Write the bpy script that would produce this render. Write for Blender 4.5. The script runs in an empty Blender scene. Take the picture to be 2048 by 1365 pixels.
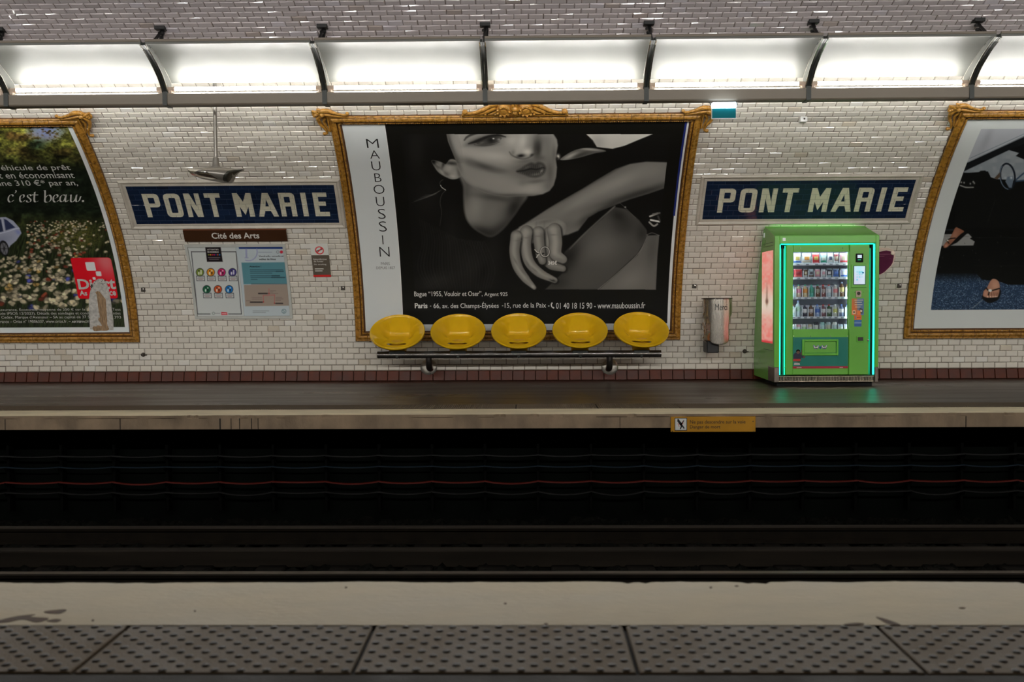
import bpy, math, random
import numpy as np
C = bpy.context.scene.collection
PI = math.pi
random.seed(7); RNG = np.random.default_rng(7)

# ------------------------------------------------------------------ camera, world, exposure
FOC, CAMH, PITCH, YAW, ROLL = 1991.0, 1.05, .0389, .0161, .0052
def _axes():
    c, s = math.cos, math.sin
    F = np.array([-s(YAW)*c(PITCH), c(YAW)*c(PITCH), -s(PITCH)])
    R0 = np.array([c(YAW), s(YAW), 0]); U0 = np.cross(R0, F)
    R = R0*c(ROLL) - U0*s(ROLL)
    return R, np.cross(R, F), F
CR, CU, CF = _axes()
from mathutils import Matrix, Vector
cd = bpy.data.cameras.new('camera'); cam = bpy.data.objects.new('camera', cd); C.objects.link(cam)
cd.sensor_width = 36; cd.lens = FOC/2048*36; cd.clip_start = .05; cd.clip_end = 200
cd.dof.use_dof = True; cd.dof.focus_distance = 12.9; cd.dof.aperture_fstop = 3.2
m3 = Matrix((CR, CU, -CF)).transposed().to_4x4(); m3.translation = (0, 0, CAMH)
cam.matrix_world = m3
S = bpy.context.scene
S.camera = cam
S.view_settings.view_transform = 'Standard'; S.view_settings.look = 'None'
S.view_settings.gamma = 1; S.view_settings.use_curve_mapping = False
S.view_settings.exposure = -0.38
wd = bpy.data.worlds.new('world'); S.world = wd; wd.use_nodes = True
wd.node_tree.nodes['Background'].inputs[0].default_value = (.8, .75, .7, 1)
wd.node_tree.nodes['Background'].inputs[1].default_value = .012
TUBE_POWER = 88.0           # radiance of the fluorescent tubes
BEAM_POWER = 19.0           # watts of the area lamp added at each tube, aimed at the track

# ------------------------------------------------------------------ the station's section (metres; camera at x=0,y=0)
YC, RA, RB, ZS = 6.5, 6.87, 4.6, .2      # vault: centre line, half width, rise, spring height
def _profile():
    pts = [(YC+RA-.025*(1-z/ZS)**2, z) for z in np.linspace(0, ZS, 5)[:-1]]
    for t in np.linspace(0, PI, 400):
        pts.append((YC+RA*math.cos(t), ZS+RB*math.sin(t)))
    return np.array(pts)
PR = _profile()
_seg = np.hypot(*np.diff(PR, axis=0).T); PV = np.concatenate([[0], np.cumsum(_seg)])
_tan = np.gradient(PR, PV, axis=0); _tan /= np.hypot(*_tan.T)[:, None]
PN = np.stack([-_tan[:, 1], _tan[:, 0]], 1)          # points into the tunnel
def W(x, v, n=0.0):
    """wall coordinates (along, up the curve, off the wall) -> world"""
    x, v, n = np.broadcast_arrays(np.asarray(x, float), v, n)
    y = np.interp(v, PV, PR[:, 0]) + n*np.interp(v, PV, PN[:, 0])
    z = np.interp(v, PV, PR[:, 1]) + n*np.interp(v, PV, PN[:, 1])
    return np.stack([x, y, z], -1)
def proj(P):
    p = np.asarray(P, float) - [0, 0, CAMH]
    d = p @ CF
    return 1024+FOC*(p @ CR)/d, 682.5-FOC*(p @ CU)/d
def ray(px, py):
    return (px-1024)/FOC*CR - (py-682.5)/FOC*CU + CF
def wp(px, py, n=.01):
    """survey: photo pixel -> (x, v) on the far wall"""
    r = ray(px, py); P = PR + n*PN
    g = (P[:, 1]-CAMH) - P[:, 0]*r[2]/r[1]
    k = int(np.argmax((g[:250] < 0) & (g[1:251] >= 0))) if True else 0
    t = -g[k]/(g[k+1]-g[k]); v = PV[k]+t*(PV[k+1]-PV[k])
    y = P[k, 0]+t*(P[k+1, 0]-P[k, 0])
    return y*r[0]/r[1], v
def at(px, py, Y):
    r = ray(px, py); return np.array([r[0]/r[1]*Y, Y, CAMH+r[2]/r[1]*Y])
def onfloor(px, py, Z=0.0):
    r = ray(px, py); t = (Z-CAMH)/r[2]; return r*t+[0, 0, CAMH]

# ------------------------------------------------------------------ materials
def lin(c):
    c = np.asarray(c, float)/255
    return np.where(c <= .04045, c/12.92, ((c+.055)/1.055)**2.4)
GAIN = 1.75
def A(r, g, b, k=None):
    return tuple(np.clip(lin((r, g, b))*(GAIN if k is None else k), 0, .95))
MATS = {}
def mat(name, col, rough=.5, metal=0, var=.06, scale=8, bump=0, bscale=60, emit=None, es=0, coat=0, spec=.5, stretch=(1, 1, 1), rvar=.1):
    if name in MATS: return MATS[name]
    m = bpy.data.materials.new(name); m.use_nodes = True; nt = m.node_tree; N = nt.nodes; L = nt.links
    b = N['Principled BSDF']
    tc = N.new('ShaderNodeTexCoord'); mp = N.new('ShaderNodeMapping'); mp.inputs['Scale'].default_value = stretch
    L.new(tc.outputs['Object'], mp.inputs[0])
    nz = N.new('ShaderNodeTexNoise'); nz.inputs['Scale'].default_value = scale; nz.inputs['Detail'].default_value = 5
    L.new(mp.outputs[0], nz.inputs[0])
    mr = N.new('ShaderNodeMapRange'); mr.inputs[1].default_value = .3; mr.inputs[2].default_value = .7
    mr.inputs[3].default_value = 1-var; mr.inputs[4].default_value = 1+var; L.new(nz.outputs[0], mr.inputs[0])
    vm = N.new('ShaderNodeVectorMath'); vm.operation = 'SCALE'; vm.inputs[0].default_value = col[:3]
    L.new(mr.outputs[0], vm.inputs['Scale']); L.new(vm.outputs[0], b.inputs['Base Color'])
    rr = N.new('ShaderNodeMapRange'); rr.inputs[1].default_value = .3; rr.inputs[2].default_value = .7
    rr.inputs[3].default_value = max(0, rough*(1-rvar)); rr.inputs[4].default_value = min(1, rough*(1+rvar))
    L.new(nz.outputs[0], rr.inputs[0]); L.new(rr.outputs[0], b.inputs['Roughness'])
    b.inputs['Metallic'].default_value = metal; b.inputs['Specular IOR Level'].default_value = spec
    b.inputs['Coat Weight'].default_value = coat
    if emit is not None:
        b.inputs['Emission Color'].default_value = (*emit, 1); b.inputs['Emission Strength'].default_value = es
    if bump:
        n2 = N.new('ShaderNodeTexNoise'); n2.inputs['Scale'].default_value = bscale; n2.inputs['Detail'].default_value = 4
        L.new(mp.outputs[0], n2.inputs[0])
        bp = N.new('ShaderNodeBump'); bp.inputs['Strength'].default_value = bump; bp.inputs['Distance'].default_value = .01
        L.new(n2.outputs[0], bp.inputs['Height']); L.new(bp.outputs[0], b.inputs['Normal'])
    MATS[name] = m
    return m
def mat_attr(name, rough=.4, spec=.5, coat=0, bump=0, emit=0):
    """ink / glaze colour carried by the mesh itself"""
    if name in MATS: return MATS[name]
    m = bpy.data.materials.new(name); m.use_nodes = True; nt = m.node_tree; b = nt.nodes['Principled BSDF']
    a = nt.nodes.new('ShaderNodeAttribute'); a.attribute_name = 'ink'
    nt.links.new(a.outputs['Color'], b.inputs['Base Color'])
    b.inputs['Roughness'].default_value = rough; b.inputs['Specular IOR Level'].default_value = spec; b.inputs['Coat Weight'].default_value = coat
    if emit:
        nt.links.new(a.outputs['Color'], b.inputs['Emission Color']); b.inputs['Emission Strength'].default_value = emit
    if bump:
        tc = nt.nodes.new('ShaderNodeTexCoord'); n2 = nt.nodes.new('ShaderNodeTexNoise'); n2.inputs['Scale'].default_value = 3
        nt.links.new(tc.outputs['Object'], n2.inputs[0]); bp = nt.nodes.new('ShaderNodeBump'); bp.inputs['Strength'].default_value = bump
        bp.inputs['Distance'].default_value = .02
        nt.links.new(n2.outputs[0], bp.inputs['Height']); nt.links.new(bp.outputs[0], b.inputs['Normal'])
    MATS[name] = m
    return m
def mat_emit(name, col, s):
    if name in MATS: return MATS[name]
    m = bpy.data.materials.new(name); m.use_nodes = True; nt = m.node_tree; nt.nodes.clear()
    e = nt.nodes.new('ShaderNodeEmission'); o = nt.nodes.new('ShaderNodeOutputMaterial')
    e.inputs[0].default_value = (*col, 1); e.inputs[1].default_value = s; nt.links.new(e.outputs[0], o.inputs[0])
    MATS[name] = m; return m
def mat_glass(name, tint=(1, 1, 1), refl=.08, rough=.02):
    if name in MATS: return MATS[name]
    m = bpy.data.materials.new(name); m.use_nodes = True; nt = m.node_tree; nt.nodes.clear()
    t = nt.nodes.new('ShaderNodeBsdfTransparent'); g = nt.nodes.new('ShaderNodeBsdfGlossy'); x = nt.nodes.new('ShaderNodeMixShader')
    o = nt.nodes.new('ShaderNodeOutputMaterial'); t.inputs[0].default_value = (*tint, 1); g.inputs['Roughness'].default_value = rough
    f = nt.nodes.new('ShaderNodeLayerWeight'); f.inputs[0].default_value = .25
    mr = nt.nodes.new('ShaderNodeMapRange'); mr.inputs[3].default_value = refl*.5; mr.inputs[4].default_value = .9
    nt.links.new(f.outputs['Fresnel'], mr.inputs[0]); nt.links.new(mr.outputs[0], x.inputs[0])
    nt.links.new(t.outputs[0], x.inputs[1]); nt.links.new(g.outputs[0], x.inputs[2]); nt.links.new(x.outputs[0], o.inputs[0])
    MATS[name] = m; return m

# ------------------------------------------------------------------ objects
ORG = {}
def thing(name, label, cat, loc, group=None):
    o = bpy.data.objects.new(name, None); C.objects.link(o); o.location = loc; o.empty_display_size = .1
    o['label'] = label; o['category'] = cat
    if group: o['group'] = group
    ORG[o.name] = np.array(loc, float); return o
def link(name, me, parent=None, org=None):
    o = bpy.data.objects.new(name, me); C.objects.link(o)
    if parent is not None:
        o.parent = parent; ORG[o.name] = ORG[parent.name]
    else:
        ORG[o.name] = np.array(org if org is not None else (0, 0, 0), float); o.location = ORG[o.name]
    return o
def tag(o, label, cat, group=None, kind=None):
    o['label'] = label; o['category'] = cat
    if group: o['group'] = group
    if kind: o['kind'] = kind
    return o
def copy_tree(o, parent=None):
    c = o.copy(); C.objects.link(c)
    if parent is not None: c.parent = parent
    for ch in o.children: copy_tree(ch, c)
    return c
class MB:
    def __init__(s): s.v = []; s.f = []; s.m = []
    def add(s, vs, fs, mi=0):
        b = len(s.v); s.v += [tuple(p) for p in vs]; s.f += [tuple(i+b for i in f) for f in fs]; s.m += [mi]*len(fs)
    def box(s, x0, x1, y0, y1, z0, z1, mi=0):
        vs = [(x, y, z) for x in (x0, x1) for y in (y0, y1) for z in (z0, z1)]
        s.add(vs, [(0, 1, 3, 2), (4, 6, 7, 5), (0, 4, 5, 1), (2, 3, 7, 6), (0, 2, 6, 4), (1, 5, 7, 3)], mi)
    def bbox(s, x0, x1, y0, y1, z0, z1, r=.004, mi=0):
        """box with chamfered edges"""
        r = min(r, abs(x1-x0)*.45, abs(y1-y0)*.45, abs(z1-z0)*.45)
        X = (x0, x1); Y = (y0, y1); Z = (z0, z1); vs = []; idx = {}
        for i in (0, 1):
            for j in (0, 1):
                for k in (0, 1):
                    sx, sy, sz = [(1 if q == 0 else -1)*r for q in (i, j, k)]
                    for a, p in enumerate(((X[i], Y[j]+sy, Z[k]+sz), (X[i]+sx, Y[j], Z[k]+sz), (X[i]+sx, Y[j]+sy, Z[k]))):
                        idx[i, j, k, a] = len(vs); vs.append(p)
        fs = []
        g = lambda i, j, k, a: idx[i, j, k, a]
        for i in (0, 1): fs.append([g(i, 0, 0, 0), g(i, 0, 1, 0), g(i, 1, 1, 0), g(i, 1, 0, 0)])
        for j in (0, 1): fs.append([g(0, j, 0, 1), g(1, j, 0, 1), g(1, j, 1, 1), g(0, j, 1, 1)])
        for k in (0, 1): fs.append([g(0, 0, k, 2), g(0, 1, k, 2), g(1, 1, k, 2), g(1, 0, k, 2)])
        for i in (0, 1):
            for j in (0, 1): fs.append([g(i, j, 0, 0), g(i, j, 0, 1), g(i, j, 1, 1), g(i, j, 1, 0)])
            for k in (0, 1): fs.append([g(i, 0, k, 0), g(i, 1, k, 0), g(i, 1, k, 2), g(i, 0, k, 2)])
        for j in (0, 1):
            for k in (0, 1): fs.append([g(0, j, k, 1), g(0, j, k, 2), g(1, j, k, 2), g(1, j, k, 1)])
        for i in (0, 1):
            for j in (0, 1):
                for k in (0, 1): fs.append([g(i, j, k, 0), g(i, j, k, 1), g(i, j, k, 2)])
        s.add(vs, fs, mi)
    def grid(s, P, mi=0, closeu=False, closev=False):
        P = np.asarray(P); nu, nv = P.shape[:2]
        fs = []
        for i in range(nu-1+(1 if closeu else 0)):
            for j in range(nv-1+(1 if closev else 0)):
                i2, j2 = (i+1) % nu, (j+1) % nv
                fs.append((i*nv+j, i2*nv+j, i2*nv+j2, i*nv+j2))
        s.add(P.reshape(-1, 3), fs, mi)
    def prism(s, poly, x0, x1, mi=0):
        """(y,z) outline extruded along x"""
        n = len(poly); vs = [(x0, *p) for p in poly]+[(x1, *p) for p in poly]
        s.add(vs, [tuple(range(n-1, -1, -1)), tuple(range(n, 2*n))]+[(i, (i+1) % n, n+(i+1) % n, n+i) for i in range(n)], mi)
    def slab(s, poly, fn, t0, t1, mi=0):
        """2-D outline (a,b) given thickness t0..t1 by fn(a,b,t)"""
        n = len(poly); vs = [fn(a, b, t0) for a, b in poly]+[fn(a, b, t1) for a, b in poly]
        s.add(vs, [tuple(range(n-1, -1, -1)), tuple(range(n, 2*n))]+[(i, (i+1) % n, n+(i+1) % n, n+i) for i in range(n)], mi)
    def tube(s, path, r, n=10, mi=0, cap=True):
        path = [np.array(p, float) for p in path]; k = len(path)
        rs = r if hasattr(r, '__len__') else [r]*k
        ref = None; rings = []
        for i, p in enumerate(path):
            t = path[min(i+1, k-1)]-path[max(i-1, 0)]; t /= np.linalg.norm(t)+1e-12
            if ref is None:
                ref = np.array([0, 0, 1.]) if abs(t[2]) < .9 else np.array([1., 0, 0])
            a = ref-t*(ref@t); a /= np.linalg.norm(a); ref = a; b = np.cross(t, a)
            rings.append([p+rs[i]*(math.cos(q)*a+math.sin(q)*b) for q in np.linspace(0, 2*PI, n, endpoint=False)])
        s.grid(np.array(rings), mi, closev=True)
        if cap:
            b = len(s.v)-k*n
            s.f += [tuple(range(b+n-1, b-1, -1)), tuple(range(b+(k-1)*n, b+k*n))]; s.m += [mi, mi]
    def lathe(s, prof, c, n=24, axis='z', mi=0):
        P = []
        for q in np.linspace(0, 2*PI, n, endpoint=False):
            row = []
            for r, h in prof:
                a, b = r*math.cos(q), r*math.sin(q)
                row.append((c[0]+a, c[1]+b, c[2]+h) if axis == 'z' else (c[0]+a, c[1]+h, c[2]+b) if axis == 'y' else (c[0]+h, c[1]+a, c[2]+b))
            P.append(row)
        s.grid(np.array(P), mi, closeu=True)
    def ball(s, c, r, n=10, mi=0, sc=(1, 1, 1)):
        P = [[(c[0]+sc[0]*r*math.sin(t)*math.cos(q), c[1]+sc[1]*r*math.sin(t)*math.sin(q), c[2]+sc[2]*r*math.cos(t))
              for t in np.linspace(.02, PI-.02, n)] for q in np.linspace(0, 2*PI, 2*n, endpoint=False)]
        s.grid(np.array(P), mi, closeu=True)
    def onwall(s):
        v = np.array(s.v); s.v = [tuple(p) for p in W(v[:, 0], v[:, 1], v[:, 2])]; return s
    def build(s, name, mats, parent=None, smooth=35, org=None, flip=False):
        me = bpy.data.meshes.new(name)
        v = np.array(s.v, float)
        if parent is None and org is None:
            lo, hi = v.min(0), v.max(0); org = ((lo[0]+hi[0])/2, (lo[1]+hi[1])/2, lo[2])
        o = ORG[parent.name] if parent is not None else np.array(org, float)
        me.from_pydata((v-o).tolist(), [], s.f)
        if not isinstance(mats, (list, tuple)): mats = [mats]
        for m in mats: me.materials.append(m)
        me.polygons.foreach_set('material_index', s.m)
        if smooth:
            me.polygons.foreach_set('use_smooth', [True]*len(s.f)); me.set_sharp_from_angle(angle=math.radians(smooth))
        me.update()
        import bmesh
        bm = bmesh.new(); bm.from_mesh(me); bmesh.ops.recalc_face_normals(bm, faces=bm.faces); bm.to_mesh(me); bm.free()
        return link(name, me, parent, o)
def fastmesh(name, V, Q, mats, mi=None, ink=None, parent=None, org=None, smooth=False):
    """numpy quads -> object; ink = per-vertex linear colour"""
    V = np.asarray(V, float).reshape(-1, 3); Q = np.asarray(Q, np.int32).reshape(-1, 4)
    if parent is None and org is None:
        lo, hi = V.min(0), V.max(0); org = ((lo[0]+hi[0])/2, (lo[1]+hi[1])/2, lo[2])
    o = ORG[parent.name] if parent is not None else np.array(org, float)
    me = bpy.data.meshes.new(name); n = len(Q)
    me.vertices.add(len(V)); me.vertices.foreach_set('co', (V-o).astype(np.float32).ravel())
    me.loops.add(4*n); me.loops.foreach_set('vertex_index', Q.ravel())
    me.polygons.add(n); me.polygons.foreach_set('loop_start', np.arange(n, dtype=np.int32)*4)
    for m in (mats if isinstance(mats, (list, tuple)) else [mats]): me.materials.append(m)
    if mi is not None: me.polygons.foreach_set('material_index', np.asarray(mi, np.int32))
    me.polygons.foreach_set('use_smooth', np.full(n, bool(smooth)))
    me.update(calc_edges=True)
    if ink is not None:
        a = me.color_attributes.new('ink', 'FLOAT_COLOR', 'POINT')
        c = np.ones((len(V), 4), np.float32); c[:, :3] = ink; a.data.foreach_set('color', c.ravel())
    return link(name, me, parent, o)
def gridquads(nu, nv):
    i, j = np.meshgrid(np.arange(nu-1), np.arange(nv-1), indexing='ij'); a = i*nv+j
    return np.stack([a, a+nv, a+nv+1, a+1], -1).reshape(-1, 4)

# ------------------------------------------------------------------ lettering
_TC = {}
def glyphs(s, bold=0.0, track=1.0, mono=False):
    k = (s, bold, track, mono)
    if k in _TC: return _TC[k]
    cu = bpy.data.curves.new('lettering', 'FONT'); cu.body = s; cu.size = 1; cu.offset = bold; cu.space_character = track; cu.resolution_u = 3
    ob = bpy.data.objects.new('lettering', cu)
    me = bpy.data.meshes.new_from_object(ob)
    V = np.array([v.co[:2] for v in me.vertices]); F = [tuple(p.vertices) for p in me.polygons]
    bpy.data.objects.remove(ob); bpy.data.curves.remove(cu); bpy.data.meshes.remove(me)
    _TC[k] = (V, F); return V, F
def text(mb, s, box, fn, mi=0, bold=0.0, track=1.0, shear=0, fine=0):
    """fits the words into box=(a0,a1,b0,b1), placed by fn(a,b)"""
    V, F = glyphs(s, bold, track); V = V.copy(); V[:, 0] += shear*V[:, 1]
    lo, hi = V.min(0), V.max(0); U = (V-lo)/(hi-lo)
    a = box[0]+U[:, 0]*(box[1]-box[0]); b = box[2]+U[:, 1]*(box[3]-box[2])
    if fine:                                   # cut the letters small enough to follow a tight curve
        P = [tuple(q) for q in zip(a, b)]; T = [(f[0], f[i], f[i+1]) for f in F for i in range(1, len(f)-1)]; F = []
        while T:
            t = T.pop(); e = max(range(3), key=lambda i: abs(P[t[i]][0]-P[t[(i+1) % 3]][0]))
            u, v, w = t[e], t[(e+1) % 3], t[(e+2) % 3]
            if abs(P[u][0]-P[v][0]) <= fine: F.append(t); continue
            P.append(tuple((np.array(P[u])+P[v])/2)); m = len(P)-1; T += [(u, m, w), (m, v, w)]
        a, b = zip(*P)
    mb.add([fn(p, q) for p, q in zip(a, b)], F, mi)
def wtext(mb, s, px0, px1, pyt, pyb, n=.012, **k):
    """words on the wall, given where the photo shows them"""
    ym = (pyt+pyb)/2; x0 = wp(px0, ym)[0]; x1 = wp(px1, ym)[0]; xm = (px0+px1)/2
    v1 = wp(xm, pyt)[1]; v0 = wp(xm, pyb)[1]
    text(mb, s, (x0, x1, v0, v1), lambda a, b: (a, b, n), **k)
def wrect(px0, px1, pyt, pyb, pxm=None):
    ym = (pyt+pyb)/2; xm = (px0+px1)/2
    return wp(px0, ym)[0], wp(px1, ym)[0], wp(xm, pyb)[1], wp(xm, pyt)[1]
def wbox(mb, x0, x1, v0, v1, n0, n1, mi=0, seg=None, nx=1):
    seg = seg or max(1, int((v1-v0)/.12)); vs = np.linspace(v0, v1, seg+1); xs = np.linspace(x0, x1, nx+1)
    mb.grid([[(x, v, n1) for v in vs] for x in xs], mi)
    for x in (x0, x1): mb.grid([[(x, v, n) for v in vs] for n in (n0, n1)], mi)
    for v in (v0, v1): mb.grid([[(x, v, n) for x in xs] for n in (n0, n1)], mi)

# ------------------------------------------------------------------ printing: pictures worked out as ink on a fine mesh
def smooth_poly(p, k=6):
    p = np.asarray(p, float); n = len(p); out = []
    for i in range(n):
        a, b, c, d = p[i-1], p[i], p[(i+1) % n], p[(i+2) % n]
        for t in np.arange(k)/k:
            out.append(.5*((2*b)+(c-a)*t+(2*a-5*b+4*c-d)*t*t+(3*b-a-3*c+d)*t**3))
    return np.array(out)
def smooth_line(p, k=8):
    p = np.asarray(p, float); q = np.vstack([2*p[0]-p[1], p, 2*p[-1]-p[-2]]); out = []
    for i in range(1, len(q)-2):
        a, b, c, d = q[i-1], q[i], q[i+1], q[i+2]
        for t in np.arange(k)/k:
            out.append(.5*((2*b)+(c-a)*t+(2*a-5*b+4*c-d)*t*t+(3*b-a-3*c+d)*t**3))
    out.append(p[-1]); return np.array(out)
class Art:
    def __init__(s, X, Y, col, aa=.8):
        s.X, s.Y = X, Y; s.c = np.empty(X.shape+(3,)); s.c[:] = col; s.aa = aa
    def sel(s, p, pad):
        lo = np.min(p, 0)-pad; hi = np.max(p, 0)+pad
        return np.nonzero((s.X > lo[0]) & (s.X < hi[0]) & (s.Y > lo[1]) & (s.Y < hi[1]))
    def mask(s, p, soft=None, smooth=False):
        p = np.asarray(p, float)
        if smooth: p = smooth_poly(p)
        soft = s.aa if soft is None else soft
        i = s.sel(p, soft+1); x, y = s.X[i], s.Y[i]
        d2 = np.full(x.shape, 1e9); ins = np.zeros(x.shape, bool)
        for a, b in zip(p, np.roll(p, -1, 0)):
            e = b-a; L = e@e+1e-12; t = np.clip(((x-a[0])*e[0]+(y-a[1])*e[1])/L, 0, 1)
            d2 = np.minimum(d2, (x-a[0]-t*e[0])**2+(y-a[1]-t*e[1])**2)
            c = (a[1] > y) != (b[1] > y)
            if abs(e[1]) > 1e-9: ins ^= c & (x < a[0]+(y-a[1])*e[0]/e[1])
        d = np.sqrt(d2)*np.where(ins, -1, 1)
        m = np.zeros(s.X.shape); m[i] = np.clip(.5-d/(2*soft), 0, 1); return m
    def lay(s, m, col, alpha=1.0):
        m = (m*alpha)[..., None]; s.c = s.c*(1-m)+np.asarray(col, float)*m
    def poly(s, p, col, soft=None, alpha=1, smooth=False, clip=None):
        m = s.mask(p, soft, smooth)
        if clip is not None: m = m*clip
        s.lay(m, col, alpha); return m
    def blob(s, cx, cy, rx, ry, col, alpha=1, ang=0, clip=None, hard=0):
        R = max(rx, ry)*2.6; i = np.nonzero((abs(s.X-cx) < R) & (abs(s.Y-cy) < R))
        x, y = s.X[i]-cx, s.Y[i]-cy; ca, sa = math.cos(math.radians(ang)), math.sin(math.radians(ang))
        q = ((x*ca+y*sa)/rx)**2+((-x*sa+y*ca)/ry)**2
        m = np.clip((1-np.sqrt(q))*min(rx, ry)/(2*s.aa)+.5, 0, 1) if hard else np.exp(-q)
        m = m*alpha
        if clip is not None: m = m*clip[i]
        s.c[i] = s.c[i]*(1-m[:, None])+np.asarray(col, float)*m[:, None]
    def line(s, p, w, col, alpha=1, soft=None, smooth=True, clip=None):
        p = smooth_line(p) if smooth else np.asarray(p, float)
        ws = np.interp(np.linspace(0, 1, len(p)), np.linspace(0, 1, len(w)), w) if hasattr(w, '__len__') else np.full(len(p), w)
        soft = s.aa if soft is None else soft
        i = s.sel(p, max(ws)+soft); x, y = s.X[i], s.Y[i]; best = np.full(x.shape, 1e9)
        for a, b, wa, wb in zip(p[:-1], p[1:], ws[:-1], ws[1:]):
            e = b-a; t = np.clip(((x-a[0])*e[0]+(y-a[1])*e[1])/(e@e+1e-12), 0, 1)
            best = np.minimum(best, np.hypot(x-a[0]-t*e[0], y-a[1]-t*e[1])-(wa+(wb-wa)*t)/2)
        m = np.clip(.5-best/(2*soft), 0, 1)*alpha
        if clip is not None: m = m*clip[i]
        s.c[i] = s.c[i]*(1-m[:, None])+np.asarray(col, float)*m[:, None]
        return i, m
def print_wall(name, x0, x1, v0, v1, n, cell, base, draw, m, parent=None, gain=None, relief=None):
    nx = int((x1-x0)/cell)+2; nv = int((v1-v0)/cell)+2
    x = np.linspace(x0, x1, nx)[:, None]+np.zeros((1, nv)); v = np.linspace(v0, v1, nv)[None, :]+np.zeros((nx, 1))
    P = W(x, v, n); X, Y = proj(P)
    art = Art(X, Y, base); art.x, art.v = x, v; draw(art)
    nn = n if relief is None else n+relief(x, v)
    P = W(x, v, nn)
    ink = np.clip(lin(np.clip(art.c, 0, 255))*(GAIN if gain is None else gain), 0, .93)
    # turned-down edge gives the sheet its thickness
    V = P.reshape(-1, 3); Q = gridquads(nx, nv)[:, ::-1]
    e = np.concatenate([np.arange(nx)*nv, (nx-1)*nv+np.arange(nv), np.arange(nx)[::-1]*nv+nv-1, np.arange(nv)[::-1]])
    B = W(x.ravel()[e], v.ravel()[e], n-.004); k = len(V); m2 = len(e)
    Qe = np.stack([e, k+np.arange(m2), k+(np.arange(m2)+1) % m2, np.roll(e, -1)], -1)
    return fastmesh(name, np.vstack([V, B]), np.vstack([Q, Qe]), m, ink=np.vstack([ink.reshape(-1, 3), ink.reshape(-1, 3)[e]]), parent=parent)
def vnoise(x, y, seed=0):
    """smooth value noise, for printed foliage"""
    r = np.random.default_rng(seed); T = r.random((64, 64))
    xi, yi = np.floor(x).astype(int), np.floor(y).astype(int); fx, fy = x-xi, y-yi
    fx = fx*fx*(3-2*fx); fy = fy*fy*(3-2*fy); g = lambda a, b: T[a % 64, b % 64]
    return (g(xi, yi)*(1-fx)+g(xi+1, yi)*fx)*(1-fy)+(g(xi, yi+1)*(1-fx)+g(xi+1, yi+1)*fx)*fy
# ================================================================== THE SETTING
def struct(o): o['kind'] = 'structure'; return o
XL = 19.0
M_tile = mat_attr('glazed_white_tile', rough=.07, spec=.5)
M_mortar = mat('tile_joint', (.16, .125, .095), .9, var=.3, scale=20)
TP, TH, JT, BV = .153, .0765, .0042, .0085
_v0, _v1 = wp(1035, 682, .03)[1], wp(1035, 231.5, .04)[1]
_xs = (wp(711, 682, .03)[0], wp(279, 684, .03)[0]-4.35, wp(1807, 677, .03)[0])
HIDE = [(x+.03, x+4.32, _v0+.03, _v1-.03) for x in _xs]       # bare plaster behind the three big posters
def tiles(name, x0, x1, v0, rows, tone, tilt=.006, thick=.0075, seed=1, spread=.035, white=.035, joint=JT, bev=BV):
    r = np.random.default_rng(seed); nc = int((x1-x0)/TP)
    R, K = np.meshgrid(np.arange(rows), np.arange(nc), indexing='ij'); R, K = R.ravel(), K.ravel(); n = len(R)
    xo = x0+K*TP+(R % 2)*TP/2+r.normal(0, .004, rows)[R]; vo = v0+R*TH
    g = r.normal(0, .0009, (n, 2)); j = joint/2; b = j+bev; q = []
    ti = r.normal(0, tilt, (n, 2)); lift = r.normal(0, .0005, n)
    for ins, base in ((j, 0), (b, thick)):
        for sx, sv in ((0, 0), (1, 0), (1, 1), (0, 1)):
            x = xo+g[:, 0]+(TP-ins if sx else ins); v = vo+g[:, 1]+(TH-ins if sv else ins)
            nn = base + (0 if base == 0 else 1)*(ti[:, 0]*(sx-.5)*TP+ti[:, 1]*(sv-.5)*TH+lift)
            q.append(W(x, v, nn))
    V = np.stack(q, 1)
    keep = np.ones(n, bool)
    for X0, X1, A0, A1 in HIDE: keep &= ~((xo > X0) & (xo+TP < X1) & (vo > A0) & (vo+TH < A1))
    V = V[keep]; n = len(V)
    F = np.array([[4, 5, 6, 7], [0, 1, 5, 4], [1, 2, 6, 5], [2, 3, 7, 6], [3, 0, 4, 7]])
    Q = (np.arange(n)[:, None, None]*8+F).reshape(-1, 4)
    t = np.clip(r.normal(1, spread, n), .8, 1.12)[:, None]*np.array(tone)
    w = r.random(n); t[w < white] *= np.array([1.1, 1.13, 1.18]); t[w > .985] *= np.array([.86, .82, .76])
    return V.reshape(-1, 3), Q, np.repeat(t, 8, 0)
def vault(name, v0, v1, tv0, rows, tone, seed, **k):
    xs = np.array([-XL, -10.0, 10.0, XL]); vs = np.linspace(v0, v1, max(2, int((v1-v0)/.12)))
    P = W(xs[:, None], vs[None, :], 0.0); Qb = gridquads(4, len(vs))[:, ::-1]
    V = [P.reshape(-1, 3)]; Q = [Qb]; ink = [np.tile(np.array(tone)*.9, (4*len(vs), 1))]; nvv = len(V[0])
    mi = np.where(np.arange(len(Qb))//(len(vs)-1) == 1, 1, 0)
    if rows:
        tv, tq, tc = tiles(name, -10, 10, tv0, rows, tone, seed=seed, **k)
        V.append(tv); Q.append(tq+nvv); ink.append(tc); mi = np.concatenate([mi, np.zeros(len(tq), int)])
    return struct(fastmesh(name, np.vstack(V), np.vstack(Q), [M_tile, M_mortar], mi=mi, ink=np.vstack(ink)))
V0 = .142; ROWS = 58; VC = V0+ROWS*TH
WHITE = (.78, .73, .645)
vault('wall_far', 0, VC, V0, ROWS, WHITE, 3)
VT = PV[-1]
rows2 = 44
vault('ceiling', VC, VT*.62, VC, rows2, (.72, .645, .655), 4, tilt=.02, bev=.0078, thick=.0098)
o = vault('wall_near', VT*.62, VT, 0, 0, WHITE, 5)

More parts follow.
